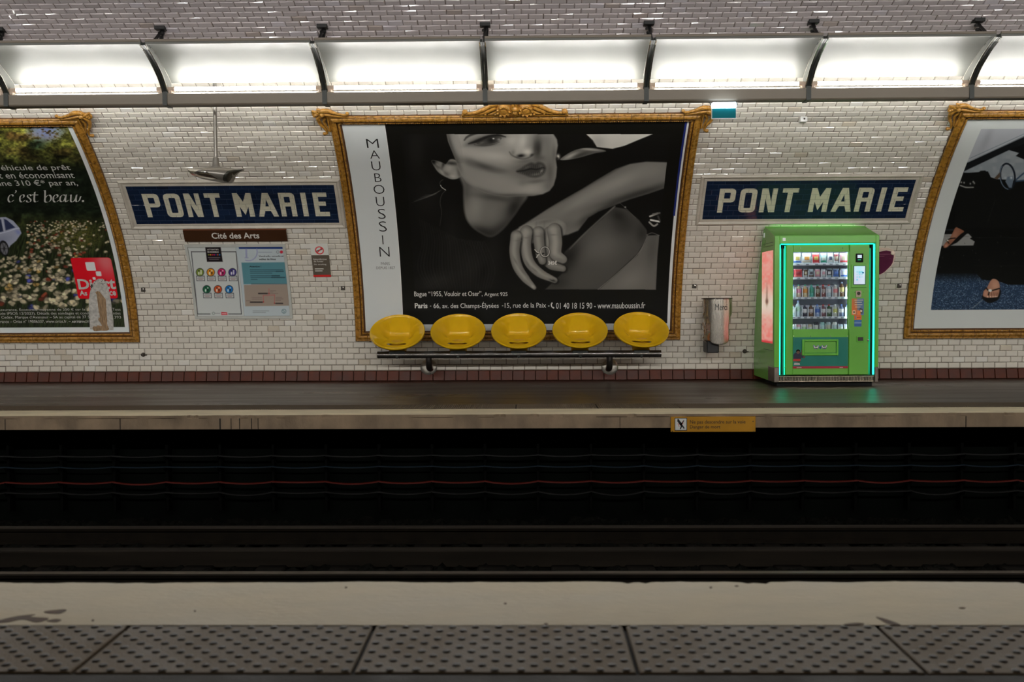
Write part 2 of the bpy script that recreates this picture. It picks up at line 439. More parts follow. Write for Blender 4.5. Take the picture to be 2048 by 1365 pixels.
# brown skirting tiles
mb = MB(); r2 = np.random.default_rng(12)
for i in range(int(20/.153)):
    x = -10+i*.153; e = r2.normal(0, .001)
    v = [(x+.002, .0, .003), (x+.151, .0, .003), (x+.151, .136, .003), (x+.002, .136, .003),
         (x+.007, .004, .02+e), (x+.146, .004, .02+e), (x+.146, .128, .016+e), (x+.007, .128, .016+e)]
    mb.add(v, [(4, 5, 6, 7), (0, 1, 5, 4), (1, 2, 6, 5), (2, 3, 7, 6), (3, 0, 4, 7)])
mb.grid([[(x, v, .004) for v in (0, .138)] for x in (-XL, XL)], 1)
mb.onwall()
M_brown = mat('brown_glazed_skirting', A(92, 37, 14, .85), .4, spec=.2, var=.25, scale=5)
o = struct(mb.build('baseboard_far', [M_brown, mat('skirting_joint', (.03, .02, .015), .9)], smooth=0))

# platform floors
def mat_asphalt():
    m = mat('dark_asphalt', A(60, 45, 32, .62), .33, spec=.65, var=.22, scale=1.6, bump=.12, bscale=180, stretch=(.35, 2.2, 1), rvar=.25)
    return m
M_asph = mat_asphalt()
M_white = mat('worn_white_paint', A(162, 152, 130, 1.22), .65, spec=.3, var=.13, scale=3.2, bump=.25, bscale=38, stretch=(.8, 1.8, 1))
M_white2 = mat('lightened_white_paint', A(166, 156, 132, 1.5), .6, var=.15, scale=3.2, bump=.25, bscale=38, stretch=(.8, 1.8, 1))  # same kerb paint, lightened so the far edge reads as bright
M_conc = mat('dirty_concrete', A(104, 89, 72, 1.5), .85, var=.3, scale=5, bump=.6, bscale=30, stretch=(1, 1, .6))
M_slab = mat('grey_tactile_slab', A(110, 93, 70, .66), .65, var=.15, scale=7, bump=.25, bscale=120, spec=.2)
M_slab2 = mat('ribbed_grey_slab', A(104, 90, 74, .95), .6, var=.15, scale=7)
M_stud = mat('dark_stud', A(62, 51, 38, .36), .6, var=.25, scale=30)  # studs coloured darker than the slab
M_black = mat('black_gap', (.004, .004, .004), .9)
FN, FT, FA = 9.29, 9.77, 10.20             # far platform: edge, nosing back, tactile back
mb = MB(); mb.box(-XL, XL, FA, 13.42, -.16, 0); struct(mb.build('floor', M_asph, smooth=0))
def nosing(name, ya, yb, seed):
    """painted kerb with a chipped, wavy lip"""
    r = np.random.default_rng(seed); n = 900; xs = np.linspace(-10, 10, n)
    w = np.convolve(r.normal(0, 1, n+40), np.ones(9)/9, 'same')[20:-20]*.012+np.convolve(r.normal(0, 1, n+80), np.ones(60)/60, 'same')[40:-40]*.03
    chip = (np.convolve(r.random(n) > .985, np.ones(4), 'same') > 0)*r.random(n)*.03
    s = 1 if yb > ya else -1
    e = ya+s*(np.clip(w, -.015, .02)+chip+.0)
    e[0] = e[-1] = ya
    xs[0], xs[-1] = -XL, XL
    rows = [(yb, 0, 0), (None, 0, 0), (None, -.022, 1), (ya+s*.004, -.03, 1), (ya+s*.002, -.132, 1), (ya+s*.5, -.14, 1)]
    mb = MB(); P = []
    for x, q in zip(xs, e):
        P.append([(x, q if y is None else y, z) for y, z, _ in rows])
    P = np.array(P); mb.grid(P[:, :2], 0); mb.grid(P[:, 1:], 1)
    return struct(mb.build(name, [M_white if yb < ya else M_white2, M_conc], smooth=25))
nosing('trim_1', FN, FT, 5)
nosing('trim_2', 3.70, 3.20, 6)
# vertical cracks and joints in the far kerb face are cut as thin dark gaps
mb = MB()
for px, w in ((240, .006), (440, .01), (462, .005), (479, .006), (503, .006), (516, .005), (1932, .006), (10, .005), (1240, .004)):
    x = at(px, 845, FN)[0]; mb.box(x-w/2, x+w/2, FN-.0015, FN+.01, -.131, -.03)
struct(mb.build('trim_3', M_black, smooth=0))
# tactile paving
def tactile(name, ya, yb, joints, studs):
    mb = MB(); lo, hi = min(ya, yb), max(ya, yb)
    for i, (a, b) in enumerate(zip(joints[:-1], joints[1:])):
        dz = random.uniform(-.0015, .0015)
        mb.bbox(a+.006, b-.006, lo, hi, -.04, dz, .003, 0)
        if studs:
            rows = 11
            for rI in range(rows):
                y = lo+.018+rI*.0375; off = .0375*(rI % 2)
                x = a+.03+off
                while x < b-.02:
                    mb.lathe([(.0135, dz), (.0115, dz+.0028), (.0085, dz+.0042), (0.0005, dz+.0045)], (x, y, 0), 10, mi=1); x += .075
        else:
            x = a+.012
            while x < b-.012:
                mb.prism([(lo+.01, dz), (lo+.012, dz+.006), (hi-.012, dz+.006), (hi-.01, dz)], x-.004, x+.004, 0); x += .02
    mb.box(-XL, XL, lo, hi, -.06, -.012, 2)
    return struct(mb.build(name, [M_slab if studs else M_slab2, M_stud, M_black], smooth=30))
tactile('trim_4', 3.195, 2.785, [-1.308-.81*k for k in range(3, 0, -1)]+[-1.308, -.504, .307, 1.122]+[1.122+.81*k for k in range(1, 4)], True)
tactile('trim_5', FT, FA, [onfloor(1032, 815)[0]+.81*k for k in range(-8, 9)], False)
mb = MB(); mb.box(-XL, XL, -.5, 2.765, -.16, 0); mb.box(-XL, XL, 2.7, 2.79, -.16, -.02)
struct(mb.build('floor_near', mat('near_asphalt', A(44, 38, 30, .5), .7, var=.25, scale=6, bump=.2, bscale=90, spec=.15), smooth=0))
# pit
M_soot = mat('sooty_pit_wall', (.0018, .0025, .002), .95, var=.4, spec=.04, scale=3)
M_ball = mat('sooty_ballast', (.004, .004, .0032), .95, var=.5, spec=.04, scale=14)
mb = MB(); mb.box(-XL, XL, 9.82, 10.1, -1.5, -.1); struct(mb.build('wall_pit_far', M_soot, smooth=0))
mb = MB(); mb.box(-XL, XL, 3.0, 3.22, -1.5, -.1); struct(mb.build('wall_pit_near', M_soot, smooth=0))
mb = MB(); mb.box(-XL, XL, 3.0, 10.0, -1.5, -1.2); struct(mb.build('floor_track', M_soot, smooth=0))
# ballast: loose broken stone, too fine to count
r = np.random.default_rng(21); nx, ny = 700, 90
X, Y = np.meshgrid(np.linspace(-7, 7, nx), np.linspace(6.9, 9.8, ny), indexing='ij')
Z = -1.17+vnoise(X*14, Y*14, 1)*.07+vnoise(X*31, Y*31, 2)*.04
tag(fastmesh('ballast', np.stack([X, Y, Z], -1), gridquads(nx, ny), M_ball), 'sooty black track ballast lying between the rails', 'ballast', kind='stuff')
M_rail = mat('rail_steel', (.26, .225, .185), .30, metal=.9, var=.15, scale=4, stretch=(.2, 4, 4))
M_rails = mat('rusty_rail_side', (.008, .006, .004), .8, var=.3, spec=.1)
def rail(Y, label):
    mb = MB()
    pr = [(-.035, 0), (-.034, -.012), (-.03, -.036), (-.009, -.05), (-.008, -.115), (-.062, -.135), (-.062, -.148), (.062, -.148), (.062, -.135), (.008, -.115), (.009, -.05), (.03, -.036), (.034, -.012), (.035, 0)]
    n = len(pr); xs = (-12, 12)
    P = np.array([[(x, Y+a, -.95+b) for a, b in pr] for x in xs])
    mb.grid(P[:, 1:n-1], 1); mb.add([P[0, 0], P[1, 0], P[1, n-1], P[0, n-1]], [(0, 1, 2, 3)], 0)
    mb.add([P[0, 0], P[1, 0], P[1, 1], P[0, 1]], [(0, 1, 2, 3)], 0); mb.add([P[0, n-1], P[1, n-1], P[1, n-2], P[0, n-2]], [(0, 1, 2, 3)], 0)
    tag(mb.build('rail', [M_rail, M_rails], smooth=0), label, 'rail', 'rails of the far track')
rail(7.30, 'shiny steel rail of the far track, the one nearer the white kerb in front')
rail(8.82, 'dull steel rail of the far track, the one closer to the opposite platform')
mb = MB(); mb.bbox(-12, 12, 8.05, 8.17, -1.12, -.975, .01)
tag(mb.build('guard_timber', mat('sooty_timber', (.014, .011, .008), .8, spec=.1, var=.4, scale=3, stretch=(.3, 4, 4))), 'dark timber guard running midway between the two rails', 'timber')
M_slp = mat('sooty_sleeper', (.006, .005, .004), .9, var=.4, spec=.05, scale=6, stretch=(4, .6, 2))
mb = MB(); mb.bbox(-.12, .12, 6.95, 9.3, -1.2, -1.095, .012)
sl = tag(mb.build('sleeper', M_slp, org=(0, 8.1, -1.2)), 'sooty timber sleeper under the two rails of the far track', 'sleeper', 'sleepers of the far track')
for i in range(1, 20):
    c = copy_tree(sl); c.location.x = -5.7+.6*i
sl.location.x = -5.7
# cables hung along the recessed wall under the far platform
M_brk = mat('black_bracket', (.0012, .0014, .0012), .8, spec=.05)
mb = MB(); mb.bbox(-.014, .014, 9.70, 9.80, -1.0, -.33, .004)
for z in (-.44, -.55, -.70, -.80): mb.tube([(0, 9.72, z-.03), (0, 9.66, z-.035), (0, 9.635, z-.005)], .008, 6)
bk = tag(mb.build('cable_bracket', M_brk, org=(0, 9.80, -1.0)), 'black cable bracket on the dark wall under the far platform', 'bracket', 'cable brackets under the far platform')
BX = [at(1076+105.5*k, 940, 9.75)[0] for k in range(-14, 15)]
for i, x in enumerate(BX):
    c = bk if i == 0 else copy_tree(bk)
    c.location.x = x
def cable(z, col, r, sag, label, seed, x0=None, x1=None):
    rr = np.random.default_rng(seed); p = []
    xs = BX if x0 is None else [x for x in BX if x0 <= x <= x1]
    for a, b in zip(xs[:-1], xs[1:]):
        s = sag*rr.uniform(.2, 1)
        for t in np.linspace(0, 1, 7)[:-1]: p.append((a+(b-a)*t, 9.665, z-s*4*t*(1-t)))
    p.append((xs[-1], 9.665, z)); mb = MB(); mb.tube(p, r, 6)
    tag(mb.build('cable', mat(label.split(' cable')[0].replace(' ', '_')+'_sheath', col, .45)), label, 'cable', 'cables under the far platform')
cable(-.70, (.075, .005, .002), .010, .03, 'red cable sagging between the brackets under the far platform', 1)
cable(-.55, (.001, .008, .016), .008, .02, 'blue cable above the red one under the far platform', 2)
cable(-.80, (.0012, .0011, .001), .012, .04, 'dark grey cable just below the red one under the far platform', 3)
cable(-.44, (.0006, .0008, .0008), .012, .015, 'thick dark cable topmost under the far platform', 4)

# ================================================================== STRIP LIGHTS
M_enam = mat('darkened_enamel_reflector', (.17, .172, .158), .5, var=.02, spec=.3)  # white enamel, colour darkened to dim how brightly the tube lights it
M_cream = mat('cream_painted_housing', (.21, .175, .135), .45, var=.04, scale=3)
M_rib = mat('dark_grey_rib', (.035, .04, .036), .45)
M_chrome = mat('bright_trim', (.75, .74, .7), .18, metal=1)
M_cap = mat('beige_tube_holder', (.55, .42, .33), .5)
M_tube = mat_emit('fluorescent_tube_glow', (1.0, .99, .95), TUBE_POWER)
M_blk = mat('black_iron', (.012, .012, .012), .5)
RC = [(10.02, 3.672), (10.12, 3.668), (10.25, 3.640), (10.38, 3.598), (10.51, 3.545), (10.64, 3.485), (10.745, 3.424)]
RIB = [(10.02, 3.672), (10.10, 3.652), (10.20, 3.615), (10.30, 3.57), (10.40, 3.518), (10.48, 3.468), (10.555, 3.405), (10.61, 3.35), (10.64, 3.30)]
LM = 1.70
JX = at(971, 209, 10.68)[0]                       # a joint between two modules
def make_light():
    t = thing('strip_light', 'x', 'light', (0, 10.4, 3.17)); h = LM/2
    a, b = -h+.022, h-.022
    up = [(y+.006, z+.012) for y, z in RC]
    mb = MB(); mb.prism(RC+up[::-1], a, b); mb.bbox(a, b, 10.008, 10.024, 3.652, 3.698, .003)
    mb.build('reflector', M_enam, t, smooth=20)
    mb = MB(); mb.prism([(10.60, 3.178), (10.612, 3.165), (10.745, 3.165), (10.76, 3.178), (10.76, 3.308), (10.745, 3.312), (10.732, 3.298), (10.625, 3.298), (10.60, 3.282)], a, b)  # back lip added and shaped for how much tube light reaches the wall
    mb.build('housing', M_cream, t, smooth=40)
    mb = MB(); mb.bbox(a, b, 10.012, 10.016, 3.655, 3.695, .001); mb.bbox(a, b, 10.002, 10.012, 3.675, 3.70, .003); mb.build('lip', M_cream, t, smooth=0)
    inn = [(y-.012, z-.03) for y, z in RIB][::-1]
    for s in (-1, 1):
        mb = MB(); x = s*(h-.012); mb.prism(RIB+inn, x-.010, x+.010)
        mb.prism([(10.588, 3.16), (10.765, 3.16), (10.765, 3.302), (10.588, 3.302)], x-.012, x+.012)
        rb = mb.build('end_rib', M_rib, t, smooth=0)
        mb = MB(); mb.prism(RC+[(10.76, 3.30)]+RIB[::-1][:-1], x-.006, x+.006); mb.build('end_plate', M_enam, t, smooth=0)
        mb = MB(); x2 = s*(h-.028)
        q = [(y+.004, z+.010) for y, z in inn]; q2 = [(y-.004, z-.006) for y, z in inn]
        mb.prism(q+q2[::-1], x2-.005, x2+.005); mb.build('trim_strip', M_chrome, rb, smooth=0)
        mb = MB(); mb.tube([(s*.752, 10.63, 3.336), (s*(h-.03), 10.63, 3.336)], .024, 12); mb.bbox(s*.80-.018, s*.80+.018, 10.61, 10.66, 3.29, 3.35, .004)
        mb.build('tube_holder', M_cap, t)
    mb = MB(); mb.tube([(-.75, 10.63, 3.338), (.75, 10.63, 3.338)], .019, 12); mb.build('fluorescent_tube', M_tube, t, smooth=60)
    ld = bpy.data.lights.new('tube_light', 'AREA'); ld.shape = 'RECTANGLE'; ld.size = 1.5; ld.size_y = .036; ld.energy = BEAM_POWER; ld.color = (1, .975, .93); ld.spread = math.radians(100)  # extra area lamp beside the tube, brightens the wall but spares the reflector
    lo = bpy.data.objects.new('tube_light', ld); C.objects.link(lo); lo.parent = t; lo.location = (0, 10.607-10.4, 3.338-3.17); lo.rotation_euler = (math.radians(82), 0, PI)
    zc = W(0, np.interp(10.5, PR[::-1, 0], PV[::-1]))[2]
    zc = ZS+RB*math.sqrt(1-((10.5-YC)/RA)**2)
    mb = MB()
    mb.tube([(-h+.01, 10.16, 3.66), (-h+.01, 10.3, 3.76), (-h+.01, 10.5, zc-.03)], .016, 8)
    mb.tube([(-h+.03, 10.35, 3.62), (-h+.03, 10.44, 3.8), (-h+.03, 10.52, zc-.02)], .012, 8)
    for z, q in ((zc-.05, .035), (zc-.09, .024), (zc-.12, .03)): mb.lathe([(.001, -.012), (q, -.01), (q, .01), (.001, .012)], (-h+.01, 10.5, z), 10)
    mb.bbox(-h-.045, -h+.065, 10.44, 10.56, zc-.022, zc+.02, .004)
    mb.build('hanger', M_blk, t)
    return t
ORD = ['leftmost in view', 'second from the left in view', 'third from the left in view', 'fourth from the left, above the gold crest',
       'fifth from the left in view', 'sixth from the left, above the teal sign', 'seventh from the left in view', 'rightmost in view']
ORD = ['cut off by the left edge', 'above the left gilt frame', 'above the pendant fixture', 'left of the gold crest', 'right of the gold crest', 'above the teal lit sign', 'above the right station sign', 'cut off by the right edge']
L0 = make_light(); first = True
for k in range(-7, 8):
    c = L0 if first else copy_tree(L0); first = False
    c.location.x = JX+LM*(k+.5)
    i = k+4
    c['label'] = 'curved white strip light over the far platform, the one '+ORD[i] if 0 <= i < 8 else 'white strip light of the far row, beyond the picture'
    c['group'] = 'strip lights over the far platform' if 0 <= i < 8 else 'strip lights of the far row beyond the picture'
for k in range(-8, 9):
    c = copy_tree(L0); c.location = (JX+LM*(k+.3), 2*YC-10.4, 3.17); c.rotation_euler.z = PI
    c['label'] = 'white strip light of the row over the near platform'; c['group'] = 'strip lights over the near platform'

# places where the white kerb paint has scuffed away
mb = MB(); rs = np.random.default_rng(9)
def scuff(pts, Z=.0012):
    q = [onfloor(*p)[:2] for p in pts]; c = np.mean(q, 0)
    p = smooth_poly([tuple(c+(np.array(k)-c)*rs.uniform(.8, 1.2)) for k in q], 4)
    mb.slab([tuple(k) for k in p], lambda a, b, t: (a, b, t), -.002, Z)
scuff([(-8, 1246), (10, 1238), (40, 1233), (68, 1231), (60, 1235), (90, 1238), (70, 1245), (45, 1240), (10, 1247)])
scuff([(88, 1224), (112, 1221), (134, 1219), (136, 1223), (118, 1228), (98, 1227)])
scuff([(95, 1243), (110, 1239), (122, 1241), (112, 1246)]); scuff([(1754, 1236), (1768, 1238), (1790, 1246), (1796, 1250), (1776, 1248), (1762, 1241)])
scuff([(1690, 1250), (1712, 1247), (1728, 1249), (1706, 1251)])
for x, y, w in ((692, 1176, 3), (1011, 1208, 3), (1474, 1173, 4), (1422, 1176, 3), (1925, 1217, 7), (390, 1223, 2), (186, 1242, 3), (1092, 1253-4, 5)): scuff([(x-w, y), (x, y-1.6), (x+w, y), (x, y+1.6)])
struct(mb.build('trim_6', mat('bare_kerb_stone', A(92, 70, 54, .7), .85, var=.3, scale=30), smooth=0))
# ================================================================== THINGS ON THE FAR WALL
def M_ink(): return mat_attr('printed_paper', rough=.33, spec=.45, bump=.12)
M_gilt = mat('ochre_gilt_glaze', (.40, .19, .028), .28, var=.38, scale=26, bump=.25, bscale=90, coat=.2)
M_giltd = mat('brown_glaze_groove', (.10, .04, .012), .35, var=.3, scale=20)
M_moul = mat('cream_ceramic_border', (.62, .565, .48), .22, var=.08, scale=6)
FW = 4.35; FD = .142
FPROF = [(0, .0), (.001, .028), (.006, .038), (.014, .043), (.022, .038), (.027, .036), (.034, .044), (.045, .053), (.06, .058), (.074, .054),
         (.083, .044), (.088, .030), (.094, .030), (.099, .039), (.107, .044), (.114, .039), (.119, .030), (.126, .020), (.134, .012), (FD, .006)]
def moulding(name, side, x0, x1, v0, v1, parent):
    L = (x1-x0) if side in 'tb' else (v1-v0); t = np.array([p[0] for p in FPROF]); h = np.array([p[1] for p in FPROF])
    nl = int(L/.0055); u = np.linspace(0, 1, nl)[:, None]; T = t[None, :]; l = T+u*(L-2*T)
    n = h[None, :]+0*l
    bead = ((T > .0945) & (T < .118)); n = n+bead*.0045*np.cos(2*PI*l/.024)
    leaf = ((T > .03) & (T < .083))
    if side in 'lr': n = n+leaf*(.0035*np.sin(2*PI*l/.051+T*60)*np.sin(T*150)+.002*np.sin(2*PI*l/.0153))
    else: n = n+leaf*(.0015*np.sin(2*PI*l/.0153)-.004*np.exp(-((T-.052)/.004)**2))
    jt = np.abs(((l+.07) % .153)-.0765) < .0026; n = np.where(jt & (h > .02), n-.007, n)
    if side == 'b': x, v = x0+l, v0+T+0*l
    elif side == 't': x, v = x0+l, v1-T+0*l
    elif side == 'l': x, v = x0+T+0*l, v0+l
    else: x, v = x1-T+0*l, v0+l
    Q = gridquads(nl, len(t))
    if side in 'tl': pass
    if side in 'br': Q = Q
    mi = np.zeros((nl-1, len(t)-1), int); mi[:, (t[:-1] > .082) & (t[:-1] < .09)] = 1; mi[:, t[:-1] > .118] = 1; mi[:, 0] = 1
    mi[jt[:-1, :-1]] = 1
    o = fastmesh(name, W(x, v, n), Q if side in 'bl' and False else (Q[:, ::-1] if side in 'br' and False else Q), [M_gilt, M_giltd], mi=mi.ravel(), parent=parent, smooth=True)
    o.data.set_sharp_from_angle(angle=math.radians(60))
    return o
def spiral(mb, c, r0, turns, start, sgn, rad, n0=.045, k=26):
    p, rr = [], []
    for i in range(k):
        f = i/(k-1); a = start+sgn*turns*2*PI*f; r = r0*(1-.82*f)
        p.append((c[0]+r*math.cos(a), c[1]+r*math.sin(a), n0+.012*f)); rr.append(rad*(1-.35*f))
    mb.tube(p, rr, 8); mb.ball((c[0], c[1], n0+.012), rad*1.15, 6)
def corner_ornament(x, v, sx, parent):
    """acanthus scrolls breaking out of a top corner; sx=-1 left, +1 right"""
    mb = MB(); q = lambda a, b, n=.045: (x+sx*a, v+b, n)
    def leaf(pts, rad): mb.tube([q(*p) for p in smooth3(pts)], np.interp(np.linspace(0, 1, len(smooth3(pts))), np.linspace(0, 1, len(rad)), rad), 8)
    leaf([(.10, .055), (.06, .095), (-.02, .10), (-.10, .060), (-.19, .035), (-.235, .045)], [.022, .028, .026, .019, .014, .019])
    leaf([(.09, .03), (.03, .045), (-.06, .028), (-.16, .012), (-.22, .014)], [.018, .022, .018, .011, .009])
    leaf([(.06, .03), (.115, -.01), (.10, -.10), (.06, -.17), (.045, -.235), (.075, -.255)], [.024, .027, .022, .016, .013, .018])
    leaf([(.03, -.01), (.055, -.07), (.035, -.15), (.02, -.21)], [.015, .018, .012, .008])
    leaf([(.05, .05), (.11, .07), (.17, .10)], [.022, .026, .012])
    spiral(mb, q(.125, .05)[:2], .045, 1.4, .6, -sx, .016)
    spiral(mb, q(.085, .095)[:2], .034, 1.2, 2.2, sx, .013)
    mb.ball(q(-.235, .055), .022, 6); mb.ball(q(.078, -.25), .022, 6); mb.ball(q(.145, .03), .026, 6); mb.ball(q(.055, .055, .06), .03, 7)
    wbox(mb, *sorted((x+sx*.012, x-sx*.215)), v-.004, v+.012, 0, .05); wbox(mb, *sorted((x-sx*.004, x+sx*.012)), v-.22, v+.012, 0, .05)
    wbox(mb, *sorted((x-sx*.03, x+sx*.10)), v-.03, v+.07, 0, .035)
    mb.onwall(); return mb.build('corner_ornament', M_gilt, parent, smooth=50)
def smooth3(p, k=6):
    p = np.array([tuple(a)+(.045,) if len(a) == 2 else a for a in p], float); q = np.vstack([2*p[0]-p[1], p, 2*p[-1]-p[-2]]); out = []
    for i in range(1, len(q)-2):
        a, b, c, d = q[i-1:i+3]
        for t in np.arange(k)/k: out.append(.5*(2*b+(c-a)*t+(2*a-5*b+4*c-d)*t*t+(3*b-a-3*c+d)*t**3))
    out.append(p[-1]); return out
def crest(x, v, parent):
    mb = MB(); wbox(mb, x-.615, x+.615, v-.002, v+.022, 0, .055)
    for s in (-1, 1):
        q = lambda a, b, n=.05: (x+s*a, v+b, n)
        c = q(.13, .085)
        mb.lathe([(.098, -.05), (.096, -.01), (.085, .012), (.06, .022), (.05, .014), (.042, .014), (.036, .026), (.001, .03)], (0, 0, 0), 20)
        k = 20*8; tail = mb.v[-k:]; mb.v[-k:] = [(c[0]+a, c[1]+b*.95, .05+h) for a, b, h in tail]
        for j in range(9): a = 2*PI*j/9; mb.ball((c[0]+.072*math.cos(a), c[1]+.07*math.sin(a), .068), .017, 5)
        P = smooth3([q(.20, .20), q(.28, .16), q(.40, .085), q(.50, .05), q(.585, .05)])
        mb.tube(P, np.interp(np.linspace(0, 1, len(P)), [0, .4, .8, 1], [.03, .026, .017, .02]), 8)
        P = smooth3([q(.22, .14), q(.30, .09), q(.38, .05), q(.44, .035)]); mb.tube(P, np.interp(np.linspace(0, 1, len(P)), [0, .5, 1], [.028, .024, .008]), 8)
        P = smooth3([q(.20, .09), q(.25, .05), q(.31, .035)]); mb.tube(P, np.interp(np.linspace(0, 1, len(P)), [0, .5, 1], [.025, .02, .008]), 8)
        mb.ball(q(.575, .07), .034, 7); mb.ball(q(.34, .045, .06), .017, 5); mb.ball(q(.225, .04, .06), .018, 5)
        P = smooth3([q(.02, .03), q(.035, .09), q(.02, .17), q(.05, .21)]); mb.tube(P, .02, 8)
        wbox(mb, *sorted((x+s*.02, x+s*.30)), v+.02, v+.13, 0, .035); wbox(mb, *sorted((x+s*.30, x+s*.47)), v+.02, v+.05, 0, .03)
    mb.ball((x, v+.06, .06), .03, 7); mb.ball((x, v+.12, .055), .04, 7)
    mb.onwall(); return mb.build('crest', M_gilt, parent, smooth=50)
def gilt_frame(x0, x1, v0, v1, label, parts='tblr', corners=(-1, 1), with_crest=True):
    c = W((x0+x1)/2, v0, 0); t = thing('poster_surround', label, 'frame', c, 'gilt ceramic poster frames')
    for s, nm in (('t', 'top_moulding'), ('b', 'bottom_moulding'), ('l', 'side_moulding'), ('r', 'side_moulding')):
        if s in parts: moulding(nm, s, x0, x1, v0, v1, t)
    for s in corners: corner_ornament(x0 if s < 0 else x1, v1, s, t)
    if with_crest: crest((x0+x1)/2, v1, t)
    return t
fv0 = wp(1035, 682, .03)[1]; fv1 = wp(1035, 231.5, .04)[1]
FX0 = wp(711, 682, .03)[0]; FX1 = FX0+FW
F1X = wp(279, 684, .03)[0]; F3X = wp(1807, 677, .03)[0]
gilt_frame(FX0, FX1, fv0, fv1, 'gilt ceramic frame around the black and white jewellery poster, above the yellow seats')
gilt_frame(F1X-FW, F1X, fv0, fv1, 'gilt ceramic frame around the flower meadow poster at the left edge', corners=(1,), with_crest=False)
gilt_frame(F3X, F3X+FW, fv0, fv1, 'gilt ceramic frame around the poster of sandalled feet at the right edge', corners=(-1,), with_crest=False)

# ------------------------------------------------------------------ station name signs
M_sign = mat_attr('enamelled_sign_tile', rough=.14, spec=.5, coat=.2)
SW, SH = wp(667, 371)[0]-wp(247, 371)[0], 0.0
def letters(lh):
    """outlines (and holes) of the block capitals, in metres from the first letter"""
    k = .064; h = lh; o = []
    def rr(x0, x1, y0, y1, r, c='abcd'):
        p = []
        for nm, cx, cy, a in (('a', x1-r, y1-r, 0), ('b', x0+r, y1-r, 90), ('c', x0+r, y0+r, 180), ('d', x1-r, y0+r, 270)):
            if nm in c: p += [(cx+r*math.cos(math.radians(a+q)), cy+r*math.sin(math.radians(a+q))) for q in (0, 30, 60, 90)]
            else: p.append((x1 if nm in 'ad' else x0, y1 if nm in 'ab' else y0))
        return p
    X = dict(P=0, O=.262, N=.525, T=.782, M=1.142, A=1.428, R=1.720, I=2.0, E=2.152)
    x = X['P']; o += [(rr(x, x+.205, h*.42, h, .05, 'ad'), 1), (rr(x, x+k, 0, h*.6, .001, ''), 1), (rr(x+k, x+.205-k, h*.42+k*.9, h-k*.95, .008), 0)]
    x = X['O']; o += [(rr(x, x+.21, 0, h, .055), 1), (rr(x+k, x+.21-k, k, h-k, .012), 0)]
    x = X['N']; w = .195; o += [([(x, 0), (x, h), (x+.075, h), (x+w-k*.95, h*.45), (x+w-k*.95, h), (x+w, h), (x+w, 0), (x+w-.075, 0), (x+k*.95, h*.55), (x+k*.95, 0)], 1)]
    x = X['T']; w = .20; o += [([(x, h), (x+w, h), (x+w, h-k), (x+w/2+k/2, h-k), (x+w/2+k/2, 0), (x+w/2-k/2, 0), (x+w/2-k/2, h-k), (x, h-k)], 1)]
    x = X['M']; w = .235; o += [([(x, 0), (x, h), (x+k, h), (x+w/2, h*.63), (x+w-k, h), (x+w, h), (x+w, 0), (x+w-k, 0), (x+w-k, h*.42), (x+w/2, h*.07), (x+k, h*.42), (x+k, 0)], 1)]
    x = X['A']; w = .255; o += [([(x, 0), (x+w/2-.038, h), (x+w/2+.038, h), (x+w, 0), (x+w-k, 0), (x+w-k*1.45, h*.235), (x+k*1.45, h*.235), (x+k, 0)], 1), ([(x+.105, h*.43), (x+w/2, h*.72), (x+w-.105, h*.43)], 0)]
    x = X['R']; w = .20; o += [(rr(x, x+w, h*.42, h, .05, 'a'), 1), (rr(x, x+k, 0, h*.6, .001, ''), 1), (rr(x+w-k, x+w, 0, h*.52, .02, 'a'), 1), (rr(x+k, x+w-k, h*.42+k*.9, h-k*.95, .008), 0)]
    x = X['I']; o += [(rr(x, x+k*1.03, 0, h, .001, ''), 1)]
    x = X['E']; w = .185; o += [([(x, 0), (x, h), (x+w*.95, h), (x+w*.95, h-k), (x+k, h-k), (x+k, h*.62), (x+w*.82, h*.62), (x+w*.82, h*.62-k*1.0), (x+k, h*.62-k), (x+k, k), (x+w, k), (x+w, 0)], 1)]
    return o
